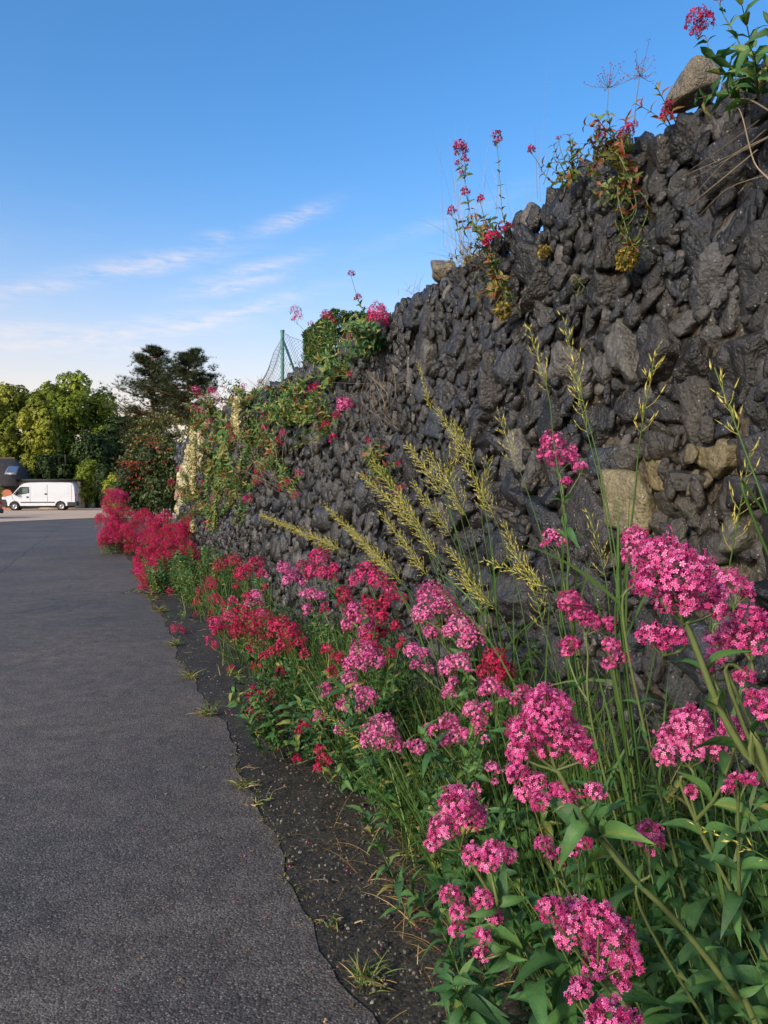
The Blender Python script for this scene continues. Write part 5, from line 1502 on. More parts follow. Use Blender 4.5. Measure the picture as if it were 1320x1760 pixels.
# ---- the dense red bank at the far end: nothing in the photo tells these apart -----------------
rb = np.random.default_rng(5)
for q, (px, py, rp, zz_) in enumerate([(197, 862, 20, 19.5), (186, 893, 20, 18.5), (184, 922, 14, 17.6), (214, 893, 22, 18.8), (222, 925, 22, 17.2), (245, 900, 22, 18), (252, 930, 22, 16.6), (275, 900, 20, 17.6), (280, 932, 22, 15.6), (306, 918, 20, 16.4),
                                       (320, 905, 12, 17), (250, 958, 18, 14.6), (278, 962, 16, 13.8), (205, 915, 18, 17.8), (262, 985, 16, 12.2), (300, 945, 18, 14.6), (248, 982, 14, 12.6), (275, 945, 18, 15.2)]):
    hs_ = []
    for _ in range(22):
        a = rb.uniform(0, 6.28); d = rp * math.sqrt(rb.random())
        hs_.append(dict(p=(px + math.cos(a) * d, py + math.sin(a) * d * 0.95, rb.uniform(13, 22)), z=zz_ + rb.uniform(-0.8, 0.5), col='rose' if rb.random() < 0.08 + 0.3 * (px < 205) else 'crimson'))
    c = at_z(px, py, zz_)
    valerian('crimson valerian in the dense red bank at the far end of the wall', 'crimson', hs_, z=zz_, root=(c[0] + 0.1, zz_ + 0.2, 0.0), leafy=4, lh=0.34 if zz_ > 14.7 else 0.26, spread=0.4, leaf=0.07, gap=0.14, group='crimson valerian in the far bank')
# ---------------------------------------------------------------- grasses of the bed
def blades(mb, base, tip, wd, r, tint, n=6, sag=0.25):
    """curved tapering blades, vectorised: base (k,3), tip (k,3)"""
    k = len(base)
    s = np.linspace(0, 1, n)
    L = np.linalg.norm(tip - base, axis=1)
    mid = (base + tip) / 2 + UP * (L * sag)[:, None]
    P = (1 - s)[None, :, None] ** 2 * base[:, None] + 2 * (s * (1 - s))[None, :, None] * mid[:, None] + (s ** 2)[None, :, None] * tip[:, None]
    sd = norm(np.cross(tip - base, r.normal(size=(k, 3))))
    w_ = wd[:, None] * (1 - s ** 2.2)[None] * 0.5 + 0.0002
    A = P - sd[:, None] * w_[..., None]; B = P + sd[:, None] * w_[..., None]
    V = np.stack([A, B], 2).reshape(k, -1, 3)
    j = np.arange(n - 1) * 2
    f1 = np.stack([j, j + 1, j + 3, j + 2], 1)
    Fc = (f1[None] + (np.arange(k) * 2 * n)[:, None, None]).reshape(-1, 4)
    mb.add(V.reshape(-1, 3), Fc, np.repeat(tint, 2 * n))


r = np.random.default_rng(303)
mb = MB()
for (n, t0, t1, n0, n1, l0, l1, wd) in [(1900, 0.35, 2.6, 1.02, 1.85, 0.35, 0.85, 0.0040), (1100, 2.0, 5.0, 1.10, 1.85, 0.3, 0.75, 0.0042), (1300, 5.0, 12.0, 1.0, 1.85, 0.25, 0.6, 0.006), (500, -0.3, 0.6, 1.0, 1.85, 0.3, 0.7, 0.004)]:
    cl_ = r.integers(0, max(1, n // 22), n)
    ct = r.uniform(t0, t1, n // 22 + 1)[cl_]; cn = r.uniform(n0, n1, n // 22 + 1)[cl_]
    b = DV[None] * (ct + r.normal(size=n) * 0.05)[:, None] + NV[None] * np.minimum(cn + r.normal(size=n) * 0.05, 1.88)[:, None] + UP * 0.02
    L = r.uniform(l0, l1, n)
    d = norm(r.normal(size=(n, 3)) * np.array([0.30, 0.30, 0.0]) + UP - NV[None] * 0.15)
    tp = b + d * L[:, None]
    blades(mb, b, tp, wd * r.uniform(0.6, 1.3, n), r, np.clip(0.45 + 0.25 * r.normal(size=n), 0, 1), 6, 0.10)
mb.obj('verge_grass', M['grass'], None, False, kind='stuff', label='thin green grass blades growing through the valerian bed', category='grass')

mb = MB()
n = 420
c0 = at_g(905, 1600)
t_ = c0 @ DV + r.normal(size=n) * 0.45 + 0.2; N_ = np.clip(1.10 + r.normal(size=n) * 0.13, 0.85, 1.8)
b = DV[None] * t_[:, None] + NV[None] * N_[:, None] + UP * r.uniform(0.02, 0.06, n)[:, None]
d = norm(r.normal(size=(n, 3)) * np.array([1, 1, 0.35]) + UP * 0.15)
blades(mb, b, b + d * r.uniform(0.05, 0.20, n)[:, None], 0.0022 * r.uniform(0.6, 1.3, n), r, r.uniform(0, 1, n), 5, 0.2)
n = 350
t_ = r.uniform(0.4, 13, n); N_ = np.array([edge_n(x) for x in t_]) + np.abs(r.normal(size=n)) * 0.28
b = DV[None] * t_[:, None] + NV[None] * N_[:, None] + UP * 0.028
d = norm(r.normal(size=(n, 3)) * np.array([1, 1, 0.12]))
blades(mb, b, b + d * r.uniform(0.02, 0.09, n)[:, None], 0.0022 * r.uniform(0.6, 1.4, n), r, r.uniform(0, 1, n), 4, 0.12)
mb.obj('dry_grass_litter', M['straw'], None, False, kind='stuff', label='dry straw and bits of dead grass lying on the gritty strip', category='litter')

mb = MB(); n = 1500
t_ = np.abs(r.normal(size=n)) * 2.6 + 0.5; N_ = np.array([edge_n(x) for x in t_]) + r.uniform(-0.01, 0.5, n)
cen_ = DV[None] * t_[:, None] + NV[None] * N_[:, None] + UP * 0.026
V, Fc = rocks(2, cen_, rand_rot(n, r), r.uniform(0.002, 0.007, n)[:, None] * r.uniform(0.6, 1.2, (n, 3)), None, seed=71, m=10, strat=0.02)
nv = V.shape[1]
gc = np.array([0.07, 0.06, 0.052])[None] * r.uniform(0.5, 2.6, (n, 1))
mb.add(V.reshape(-1, 3), (Fc[None] + (np.arange(n) * nv)[:, None, None]).reshape(-1, 3), 0.5, np.repeat(gc, nv, 0))
mb.obj('loose_grit', M['stone'], None, True, kind='stuff', label='loose grit and small stones along the road joint', category='grit')

# petals and leaf scraps blown on to the road and the strip
mb = MB(); n = 420
t_ = np.abs(r.normal(size=n)) * 4.5 + 0.6; N_ = np.array([edge_n(x) for x in t_]) + 0.25 - np.abs(r.normal(size=n)) * 0.55 + 0.1
P_ = DV[None] * t_[:, None] + NV[None] * N_[:, None] + UP * np.where(N_ > np.array([edge_n(x) for x in t_]), 0.034, 0.006)[:, None]
Mx = frames(norm(UP + r.normal(size=(n, 3)) * 0.2), r) * (0.0065 * r.uniform(0.5, 1.5, n))[:, None, None]
pk = r.random(n) < 0.45
mb.copies(CLUMP_V, CLUMP_F, Mx[pk], P_[pk], r.uniform(0.2, 0.9, pk.sum()))
mb.obj('fallen_petals', M['rose'], None, False, kind='stuff', label='fallen pink petals scattered along the road edge', category='petals')
mb = MB(); mb.copies(CLUMP_V, CLUMP_F, Mx[~pk] * 1.6, P_[~pk], r.uniform(0.0, 0.8, (~pk).sum()))
mb.obj('leaf_scraps', M['straw'], None, False, kind='stuff', label='dry leaf scraps scattered along the road edge', category='litter')

# moss line in the joint between road and strip
mb = MB(); n = 2600
t_ = r.uniform(0.5, 14, n); t_ = t_[(np.sin(t_ * 5.3) + np.sin(t_ * 2.1 + 1)) > -0.4]; n = len(t_)
N_ = np.array([edge_n(x) for x in t_]) + r.normal(size=n) * 0.018
b = DV[None] * t_[:, None] + NV[None] * N_[:, None] + UP * 0.006
d = norm(r.normal(size=(n, 3)) * np.array([0.9, 0.9, 0.3]) + UP * 0.5)
blades(mb, b, b + d * r.uniform(0.005, 0.017, n)[:, None], 0.0032 * r.uniform(0.6, 1.4, n), r, r.uniform(0, 1, n), 3, 0.15)
mb.obj('moss_in_joint', tint_mat('joint_moss', [(0.0, (0.035, 0.04, 0.010)), (1.0, (0.16, 0.14, 0.03))], 0.8), None, False, kind='stuff', label='thin line of olive moss in the joint at the road edge', category='moss')


def grass_tuft(label, px, py, n, ln, seed, mat='grass', tb=0.75, flat=0.5):
    r = np.random.default_rng(seed)
    g = at_g(px, py, 0.01)
    o = None
    mb = MB(); mb2 = MB()
    b = np.zeros((n, 3)) + r.normal(size=(n, 3)) * np.array([0.02, 0.02, 0])
    d = norm(r.normal(size=(n, 3)) * np.array([1, 1, 0.2]) + UP * flat)
    ro = empty('weed_tuft', g, label, 'weed', 'weeds in the road joint')
    blades(mb, g + b, g + b + d * (ln * r.uniform(0.4, 1.2, n))[:, None], 0.0042 * r.uniform(0.7, 1.5, n), r, np.clip(tb + 0.2 * r.normal(size=n), 0, 1), 6, 0.18)
    mb.obj('blades', M[mat], ro, False)
    k = n // 2
    b = g + r.normal(size=(k, 3)) * np.array([0.03, 0.03, 0]); 
    d = norm(r.normal(size=(k, 3)) * np.array([1, 1, 0.2]) + UP * 0.2)
    blades(mb2, b, b + d * (ln * r.uniform(0.3, 0.9, k))[:, None], 0.004 * r.uniform(0.7, 1.3, k), r, r.uniform(0.3, 1, k), 5, 0.1)
    mb2.obj('dead_blades', M['straw'], ro, False)


for q, (lab, px, py, n, ln) in enumerate([
        ('nearest green weed tuft in the road joint, at the foot of the photo', 628, 1682, 46, 0.09),
        ('faint sprig of grass in the joint, next tuft beyond the nearest one', 575, 1592, 16, 0.05),
        ('thin weed tuft in the joint where the gritty strip is widest', 420, 1352, 34, 0.09),
        ('small yellowing weed below the hanging crimson heads', 440, 1378, 14, 0.05),
        ('straggly yellow weed tuft with a dead straw lying out over the road', 357, 1228, 46, 0.12),
        ('bright green weed tuft standing alone on the gritty strip', 326, 1165, 34, 0.13),
        ('low weed patch in the joint just below the lone sprawling crimson head', 298, 1108, 40, 0.11),
        ('bushy weed tuft in the joint beside the lone sprawling crimson head', 278, 1050, 50, 0.13),
        ('yellow-green weed tuft in the joint beyond the lone crimson head', 262, 1030, 44, 0.13),
        ('sparse weed tuft on the gritty strip under the pale leaves', 395, 1160, 26, 0.12)]):
    grass_tuft(lab, px, py, n, ln, 400 + q)

# ---------------------------------------------------------------- flowering grass stalks
SPK_V = np.array([(0, 0, 0), (0.08, 0.3, 0.02), (0, 0.3, 0.065), (-0.08, 0.3, 0.02), (0, 0.3, -0.045), (0, 1.0, 0)], float)
SPK_F = [np.array([[0, 2, 1], [0, 3, 2], [0, 4, 3], [0, 1, 4], [5, 1, 2], [5, 2, 3], [5, 3, 4], [5, 4, 1]])]


def seed_stalk(label, pts, N, headfrac=None, dens=1.0, size=1.35, group='flowering grass stalks', straw=False, root=None, dN=0.0, fluff=1.0, name='grass_stalk'):
    """pts: pixel waypoints from the tip down; the first `headfrac` pixels of the run carry spikelets"""
    PLANT_NO[0] += 1
    r = np.random.default_rng(7000 + PLANT_NO[0])
    W = [at_n(x, y, N + dN * i) for i, (x, y) in enumerate(pts)]
    root_free = root is None
    if root is None:
        low = W[-1]
        d = norm(W[-1] - W[-2])
        t_, n_ = low @ DV + 0.1 * (d @ DV), low @ NV + 0.15
        root = wt(t_, min(n_, 1.8), 0.03)
    path = curve([np.array(root)] + W[::-1], 60)
    ro = empty(name, root, label, 'grass', group)
    mbs = MB(); tube(mbs, path, np.linspace(0.0019, 0.0007, 60) * size, 5, np.linspace(0.3, 0.7, 60))
    k = 4; tp = path[[9, 14, 19, 24]] + norm(r.normal(size=(k, 3)) + UP * 0.4) * 0.2
    if root_free:
        blades(mbs, path[[6, 9, 12, 15]], tp, np.full(k, 0.005) * size, r, np.full(k, 0.6), 7, 0.15)
    mbs.obj('stem', M['grass'], ro)
    seg = np.linalg.norm(np.diff(path, axis=0), axis=1); cum = np.concatenate([[0], np.cumsum(seg)]); tot = cum[-1]
    hl = np.linalg.norm(W[0] - W[1]) if headfrac is None else headfrac * tot
    T = norm(np.gradient(path, axis=0))
    mbh = MB(); Ps, Ms, Tn = [], [], []
    nb = max(8, int(hl / (0.0088 * size) * dens))
    for q in range(nb):
        f = (q + r.random()) / nb                    # 0 low .. 1 tip
        dd = tot - hl * (1 - f)
        p = np.array([np.interp(dd, cum, path[:, j]) for j in range(3)]); t = norm(np.array([np.interp(dd, cum, T[:, j]) for j in range(3)]))
        ref = norm(np.cross(t, [0.3, 0.8, 0.5])); b = np.cross(t, ref)
        a = q * 2.4 + r.uniform(-0.5, 0.5)
        out = math.cos(a) * ref + math.sin(a) * b
        bl = 0.030 * size * fluff * (1 - 0.75 * f) * r.uniform(0.5, 1.2)
        e = p + norm(out * 0.75 + t * 1.0) * bl
        if bl > 0.012:
            tube(mbh, [p, (p + e) / 2 + out * 0.1 * bl, e], 0.0005 * size, 3, 0.3)
        for w_ in range(1 + (r.random() < 0.75 * (1 - f * 0.5)) + (r.random() < 0.4)):
            fw = norm(out * r.uniform(0.15, 0.75) + t + r.normal(size=3) * 0.18)
            nn_ = norm(np.cross(fw, r.normal(size=3))); s2 = np.cross(fw, nn_)
            ln = 0.0145 * size * r.uniform(0.75, 1.2)
            Ps.append(p + (e - p) * (1 - 0.35 * w_)); Ms.append(np.stack([s2, fw, nn_], -1) * ln); Tn.append(np.clip(0.5 + 0.22 * r.normal(), 0, 1))
    mbh.copies(SPK_V, SPK_F, np.array(Ms), np.array(Ps), np.array(Tn))
    mbh.obj('seed_head', M['straw' if straw else 'seed'], ro, False)
    return ro


_G = seed_stalk


def G(label, pts, N, **k):
    if N > 1.19:
        k['dens'] = k.get('dens', 1) * 1.5; k['fluff'] = k.get('fluff', 1) * 1.6; k['size'] = k.get('size', 1.35) * 0.84; k['dens'] *= 1.2
    return _G(label, pts, N, **k)


G('tallest flowering grass stalk, its head reaching highest up the dark wall', [(968, 545), (1002, 690), (1030, 800), (1062, 980), (1075, 1130)], 0.98)
G('loose grass head close under the tallest one, beside the lone tall valerian', [(985, 640), (1010, 745), (1035, 850), (1060, 1010), (1070, 1130)], 1.05)
G('thin grass head left of the tallest one, bare wall between them', [(908, 560), (942, 675), (952, 760), (975, 930), (985, 1100)], 1.05)
G('dense upright grass head in front of the pale limestone patch', [(1128, 598), (1100, 755), (1090, 860), (1072, 1010), (1062, 1140)], 1.0, size=1.5)
G('thick blurred grass head drooping at the right edge of the wall', [(1228, 632), (1275, 760), (1318, 880), (1345, 1010)], 0.72, size=1.2, fluff=0.8, root=(1.05, 0.9, 0.03))
G('slender grass head beside the thick drooping one, before the dark corner stones', [(1290, 775), (1258, 950), (1240, 1060), (1225, 1180)], 0.95)
G('reddish tipped grass head alone on a long bare stem left of the tall valerian', [(855, 706), (888, 795), (915, 870), (955, 1010), (975, 1150)], 1.12, size=1.35)
G('wispy narrow grass head in front of the trailing dry roots', [(718, 622), (742, 705), (765, 790), (800, 920), (830, 1060)], 1.3, fluff=0.4)
G('broad golden grass head at the top of the golden group', [(752, 705), (815, 800), (838, 900), (850, 1000), (860, 1100)], 1.3, dens=1.2, size=1.9)
G('golden grass head just left of the broad topmost one in the golden group', [(700, 765), (760, 850), (795, 960), (815, 1080)], 1.32, dens=1.2, size=1.9)
G('golden grass head in the heart of the golden group, under the broad one', [(735, 775), (800, 885), (825, 980), (840, 1080)], 1.25, dens=1.2, size=1.8)
G('golden grass head with its tip beside the red wall leaves', [(684, 845), (752, 960), (790, 1040), (810, 1110)], 1.3, dens=1.1, size=1.9)
G('golden grass head low in the group, above the pale pink pair of heads', [(655, 880), (735, 990), (780, 1050), (800, 1120)], 1.34, size=1.9)
G('long grass head lying almost level across the wall, furthest out to the road side', [(448, 885), (585, 945), (660, 1000), (720, 1080)], 1.3, dens=1.2, size=1.9)
G('level grass head just above the furthest reaching one', [(560, 870), (675, 985), (715, 1040), (745, 1110)], 1.32, dens=1.15, size=1.9)
G('golden leaning grass head between the level pair and the golden group', [(620, 815), (712, 905), (760, 990), (790, 1100)], 1.36, dens=1.15, size=1.9)
G('bright grass head bending over level at the middle, above the tall flower cone', [(832, 962), (945, 1012), (968, 1070), (985, 1180)], 1.02, dens=1.2)
G('grass head rising behind the bright bent one', [(872, 935), (945, 1040), (970, 1120), (985, 1200)], 1.1)
G('grass head standing right below the small flat pink head', [(905, 960), (935, 1080), (955, 1150), (975, 1230)], 1.05)
G('fine grass head left of the small flat pink head', [(865, 900), (905, 990), (935, 1080), (960, 1180)], 1.2)
G('pale grass head low over the dark leaves by the gritty strip', [(538, 1212), (628, 1280), (680, 1350), (740, 1430)], 0.95, size=1.35, root=None)
G('short grass head among the mauve heads in the middle of the bed', [(560, 1155), (612, 1215), (660, 1290), (700, 1360)], 1.02, size=1.2)
G('pale bent grass head at the right edge above the big leaves', [(1195, 1418), (1322, 1478), (1380, 1560)], 0.66, size=0.8, fluff=0.4, root=(0.95, 0.78, 0.03))
G('yellow grass head between the broad golden one and the long bare stem', [(800, 800), (850, 890), (880, 980), (905, 1090)], 1.2, size=1.5)
G('grass head rising straight in the gap above the middle pink bunches', [(1012, 880), (1040, 990), (1050, 1080), (1060, 1180)], 1.05, size=1.2)
G('small grass head half hidden behind the pale pink pair', [(770, 940), (830, 1030), (850, 1100), (870, 1180)], 1.24, size=1.5)

G('golden grass head highest on the road side of the golden group', [(640, 790), (700, 880), (740, 960), (775, 1070)], 1.34, size=1.8)
G('golden grass head crossing the broad one half way up the golden group', [(790, 740), (770, 850), (800, 960), (830, 1070)], 1.28, size=1.8)
G('golden grass head tucked behind the heart of the golden group', [(710, 830), (775, 920), (805, 1010), (830, 1090)], 1.38, size=1.8)
G('golden grass head leaning to the wall at the uphill side of the golden group', [(840, 790), (828, 880), (842, 980), (860, 1090)], 1.32, size=1.7)
G('low golden grass head beneath the level pair, nearest the rosy crimson heads', [(600, 905), (690, 1000), (735, 1050), (770, 1110)], 1.36, size=1.8)
G('short golden grass head beside the bright bent one, just above the pale pink pair', [(775, 985), (850, 1045), (880, 1100), (900, 1180)], 1.22, size=1.6)
# ---------------------------------------------------------------- plants on the wall
WN = D_WALL - 0.05
WL = dict(wall=True, lmat='leaf_warm', name='wall_valerian', spread=0.08, stem_r=0.0026)


def wv(label, rootpx, heads, N=WN, leafy=6, lh=0.25, leaf=0.06, colr='crimson', **k):
    kw = dict(WL); kw.update(k)
    rp = at_n(rootpx[0], rootpx[1], N)
    return valerian(label, colr, heads, N=N - 0.06, root=rp, leafy=leafy, lh=lh, leaf=leaf, **kw)


wv('large-leaved valerian over the wall top with one round red head against the sky', (1300, 175), [dict(b=[(1198, 32, 16), (1212, 36, 14), (1190, 42, 10), (1195, 56, 9)], way=[(1212, 62), (1222, 95), (1250, 130)], col='crimson', N=1.7, lmax=0.95)], leafy=4, lh=0.26, leaf=0.085, lmat='leaf', N=1.76)
wv('valerian shoot in leaf only, leaning out against the sky beside the round red head', (1300, 165), [dict(b=[(1232, -3, 6), (1240, 0, 5)], way=[(1246, 30), (1265, 62), (1283, 110)], col='mauve', N=1.68, lmax=0.97)], leafy=1, lh=0.2, leaf=0.075, lmat='leaf', N=1.74)
wv('valerian with two thin flower shoots on the crest between tall spikes and seed stalks', (985, 312), [dict(p=(913, 256, 14), way=[(922, 275), (945, 310)]), dict(p=(960, 238, 8), way=[(966, 265), (980, 300)])], leafy=8, lh=0.17, leaf=0.05)
wv('tall wall valerian with a many-headed red spike over the ochre grass', (838, 420), [dict(b=[(791, 251, 10), (797, 258, 7), (786, 262, 5)], way=[(795, 290), (803, 330), (812, 380)], lmax=0.6), dict(p=(797, 272, 8), way=[(800, 285), (798, 292)]), dict(p=(786, 280, 9), way=[(792, 288), (799, 296)]), dict(p=(803, 275, 8), way=[(801, 290), (800, 297)]), dict(p=(793, 298, 9), way=[(798, 306), (801, 310)]), dict(p=(799, 328, 15), way=[(802, 338), (806, 350)]), dict(p=(826, 341, 14), way=[(830, 365), (836, 395)]), dict(p=(776, 362, 16), way=[(786, 380), (815, 402)])], leafy=8, lh=0.2, leaf=0.055)
wv('slim upright wall valerian with a single red tip beside the many-headed spike', (862, 405), [dict(b=[(853, 232, 7), (858, 240, 5), (851, 246, 4)], way=[(856, 270), (860, 320), (864, 370)], lmax=0.92)], leafy=2, lh=0.12, leaf=0.045)
wv('short valerian with a bright red head and orange leaves pressed on the wall crest', (862, 400), [dict(b=[(838, 414, 9), (850, 406, 9), (842, 405, 7), (865, 395, 6), (875, 388, 5)])], leafy=3, lh=0.1, leaf=0.045, tb=0.85)
wv('small wall valerian with one dark red head below the pair of bare seed stalks', (1035, 268), [dict(b=[(1032, 224, 8), (1036, 232, 5), (1028, 235, 4)])], leafy=2, lh=0.10, leaf=0.04)
wv('red-leaved valerian low on the crest at the foot of the bare seed stalks', (1082, 238), [dict(b=[(1072, 226, 7), (1080, 219, 8), (1090, 214, 6), (1066, 230, 6), (1085, 228, 6)])], leafy=4, lh=0.12, leaf=0.05, tb=0.86)
wv('little red valerian standing against the side of the large tan block', (1152, 215), [dict(b=[(1146, 186, 7), (1143, 194, 6), (1150, 178, 6), (1140, 200, 5), (1150, 198, 5)])], leafy=2, lh=0.14, leaf=0.05, tb=0.86)
wv('leafy wall valerian with a bright red head on the crest, biggest clump of the wall', (655, 605), [dict(b=[(648, 535, 14), (655, 545, 12), (640, 548, 9), (660, 552, 8)], col='rose'), dict(p=(615, 510, 13), way=[(622, 530), (640, 570)]), dict(p=(604, 470, 11), way=[(608, 490), (618, 520), (636, 560)]), dict(p=(598, 562, 12)), dict(p=(604, 577, 12)), dict(p=(636, 598, 11), col='crimson')], leafy=16, lh=0.36, leaf=0.075, spread=0.2, lmat='leaf', tb=0.65)
wv('straggling wall valerian below the square hedge, its thin red heads against the sky', (570, 625), [dict(b=[(508, 535, 9), (514, 544, 6), (505, 548, 5)], way=[(520, 565), (545, 600)]), dict(p=(534, 556, 9), way=[(540, 575), (556, 605)]), dict(b=[(560, 541, 8), (566, 546, 5)], way=[(564, 570), (570, 605)]), dict(p=(575, 552, 7)), dict(p=(600, 644, 10), col='crimson')], leafy=13, lh=0.34, leaf=0.075, spread=0.2, lmat='leaf', tb=0.72)
wv('wall valerian with one big pink head on a long stem over bare dark stones', (655, 790), [dict(b=[(588, 690, 9), (597, 694, 9), (592, 701, 8), (585, 700, 6)], way=[(605, 715), (630, 755)], col='pink')], leafy=4, lh=0.18, leaf=0.06)
wv('wall valerian with red-tipped leaves in the middle of the dark wall, by the golden grass', (655, 812), [dict(p=(684, 797, 10)), dict(p=(690, 838, 11)), dict(p=(632, 757, 11)), dict(p=(680, 848, 7))], leafy=9, lh=0.22, leaf=0.07)
wv('wall valerian with many small red heads under the fence post', (490, 710), [dict(p=(512, 672, 13), col='rose'), dict(p=(455, 707, 11), col='rose'), dict(p=(462, 716, 9)), dict(p=(449, 725, 11)), dict(p=(505, 705, 10)), dict(p=(497, 725, 9)), dict(p=(485, 668, 8))], leafy=13, lh=0.42, leaf=0.085, spread=0.25, lmat='leaf', tb=0.7)
wv('wall valerian trailing down the face left of the lone pink head', (520, 730), [dict(p=(545, 700, 8)), dict(p=(528, 676, 8))], leafy=10, lh=0.38, leaf=0.085, spread=0.25, lmat='leaf', tb=0.72)
wv('wall valerian in a dark tangle low on the face, above the level grass heads', (480, 800), [dict(p=(424, 770, 13), col='rose'), dict(p=(443, 805, 13), col='rose')], leafy=14, lh=0.40, leaf=0.085)
wv('wall valerian growing half way up the face beside the cream lichened stones', (372, 800), [dict(p=(352, 830, 16)), dict(p=(345, 770, 11)), dict(p=(352, 765, 10)), dict(p=(362, 749, 13)), dict(p=(345, 794, 9)), dict(p=(330, 850, 12))], leafy=16, lh=0.55, leaf=0.11, N=WN - 0.05, gap=0.08)
wv('wall valerian over the foot of the cream lichened stones', (340, 850), [dict(p=(308, 806, 12)), dict(p=(314, 817, 9)), dict(p=(294, 829, 15)), dict(p=(305, 850, 14)), dict(p=(318, 850, 12)), dict(p=(325, 842, 11)), dict(p=(328, 886, 14))], leafy=12, lh=0.6, leaf=0.12, N=WN - 0.1, gap=0.09)
wv('valerian on the far wall top with tall rosy spikes against the pine', (372, 715), [dict(b=[(336, 669, 7), (340, 676, 7), (345, 684, 6)], col='rose'), dict(b=[(364, 672, 7), (369, 680, 8), (375, 688, 6)], col='rose'), dict(b=[(335, 703, 8), (341, 707, 6)], col='rose'), dict(p=(382, 700, 9))], leafy=12, lh=0.5, leaf=0.11, gap=0.08)
wv('valerian crowning the far wall with small pale buds, next to the fence', (425, 695), [dict(p=(420, 663, 9)), dict(p=(448, 656, 9)), dict(p=(405, 680, 8)), dict(p=(458, 668, 8)), dict(p=(436, 672, 7)), dict(p=(416, 668, 10), col='mauve')], leafy=18, lh=0.45, leaf=0.09, spread=0.25, gap=0.07)
wv('thin hanging valerian draped down the dark face below the fence', (455, 760), [], leafy=14, lh=0.45, leaf=0.09, gap=0.07)
wv('leafy valerian filling the lower wall face behind the flat crimson band', (410, 870), [], leafy=14, lh=0.5, leaf=0.085, gap=0.08)
wv('green valerian tuft on the wall just under the red-leaved one', (1070, 270), [], leafy=10, lh=0.18, leaf=0.05, tb=0.65)
wv('yellow-green valerian tuft half way down the long trailing strand', (1075, 345), [], leafy=9, lh=0.18, leaf=0.05, tb=0.68)
wv('tuft of green and orange leaves hanging below the ochre grass', (852, 500), [], leafy=10, lh=0.20, leaf=0.05, tb=0.7)
wv('tiny green sprig in a crevice right of the hanging orange tuft', (1000, 495), [], leafy=3, lh=0.06, leaf=0.035)

for q, (px, py, hs_) in enumerate([(385, 760, [(398, 752), (372, 742), (390, 775)]), (440, 745, [(432, 735), (455, 738), (446, 760)]), (470, 770, [(478, 758), (462, 790)]), (400, 830, [(390, 815), (410, 822), (404, 850)]), (530, 690, [(536, 668), (520, 702), (548, 712)]),
                                    (430, 840, [(440, 828), (425, 858)]), (355, 880, [(348, 868), (366, 872), (358, 900)]), (565, 740, [(560, 728), (572, 752)]), (500, 840, [(492, 828), (508, 850)]), (350, 735, [(342, 725), (360, 728), (352, 748)])]):
    wv('small-flowered wall valerian in the green tangle on the far half of the wall', (px, py), [dict(p=(x_, y_, 16 if q % 3 else 19), col=('rose', 'crimson')[(q + i_) % 2]) for i_, (x_, y_) in enumerate(hs_ + [(px + 14, py - 26), (px - 17, py - 4)])], leafy=9, lh=0.36 + 0.16 * (px < 420), leaf=0.075 + 0.03 * (px < 420), lmat='leaf', tb=0.72, spread=0.25, gap=0.07, group='small wall valerian on the far half')

# strands that droop: built leaf by leaf down the face
def trailer(label, pts, N, leaf, seed, mat='leaf_warm', tb=0.6, k=5):
    r = np.random.default_rng(seed)
    W = [at_n(x, y, N) for (x, y) in pts]
    sp_ = 0.03 if W[0][1] < 5 else 0.11
    ro = empty('trailing_valerian', W[0], label, 'plant')
    mbs = MB(); mbl = MB()
    for q in range(k):
        path = curve([w_ + r.normal(size=3) * sp_ for w_ in W], 24)
        tube(mbs, path, np.linspace(0.003, 0.0012, 24), 4, 0.5)
        leaves_on(mbl, path, leaf, 0.05, r, 0.02, 1.0, 1, 0.3, 0.3, tb, elev=0.9)
    mbs.obj('stem', M['stem'], ro); mbl.obj('foliage', M[mat], ro)


trailer('long yellow-green strand trailing down the wall to the ochre stonecrop', [(1062, 250), (1068, 300), (1075, 350), (1085, 405), (1100, 440)], WN - 0.06, 0.055, 601)
trailer('strand trailing from the ochre grass down to an orange leaf tuft', [(845, 425), (850, 470), (858, 515), (866, 540)], WN - 0.06, 0.05, 602, tb=0.7)
trailer('leafy strand hanging down the face left of the biggest wall clump', [(590, 610), (565, 650), (545, 700), (530, 750)], WN - 0.06, 0.08, 603, mat='leaf', tb=0.7)
trailer('dark leafy strand hanging under the fence to the foot of the wall', [(440, 700), (430, 760), (415, 820), (405, 900)], WN - 0.08, 0.10, 604, mat='leaf', tb=0.55)
trailer('strand of green leaves down the wall end beside the cream stones', [(395, 710), (385, 770), (370, 840), (362, 910)], WN - 0.08, 0.12, 605, mat='leaf', tb=0.65)


def stonecrop(label, px, py, N, w_, h_, n, seed, mat='ochre', sz=0.016, name='stonecrop'):
    r = np.random.default_rng(seed)
    P = at_n(px, py, N); z = P[1]
    ro = empty(name, P, label, 'plant')
    mb = MB()
    a = r.uniform(0, 6.28, n); q = np.sqrt(r.random(n))
    c = P + DV[None] * (np.cos(a) * q * w_ * z / F)[:, None] * -1 + UP[None] * (np.sin(a) * q * h_ * z / F)[:, None] - NV[None] * (r.uniform(-0.03, 0.05, n) * (1 - q * q * 0.7))[:, None]
    mb.copies(CLUMP_V, CLUMP_F, rand_rot(n, r) * (sz * r.uniform(0.6, 1.4, n))[:, None, None], c, r.uniform(0, 1, n))
    mb.obj('foliage', M[mat], ro, False)
    mbs = MB()
    for j in range(0, n, max(1, n // 30)):
        tube(mbs, curve([P + NV * 0.05, (P + c[j]) / 2 + UP * 0.01, c[j]], 5), 0.0012, 3, 0.5)
    mbs.obj('stems', M['twig'], ro)


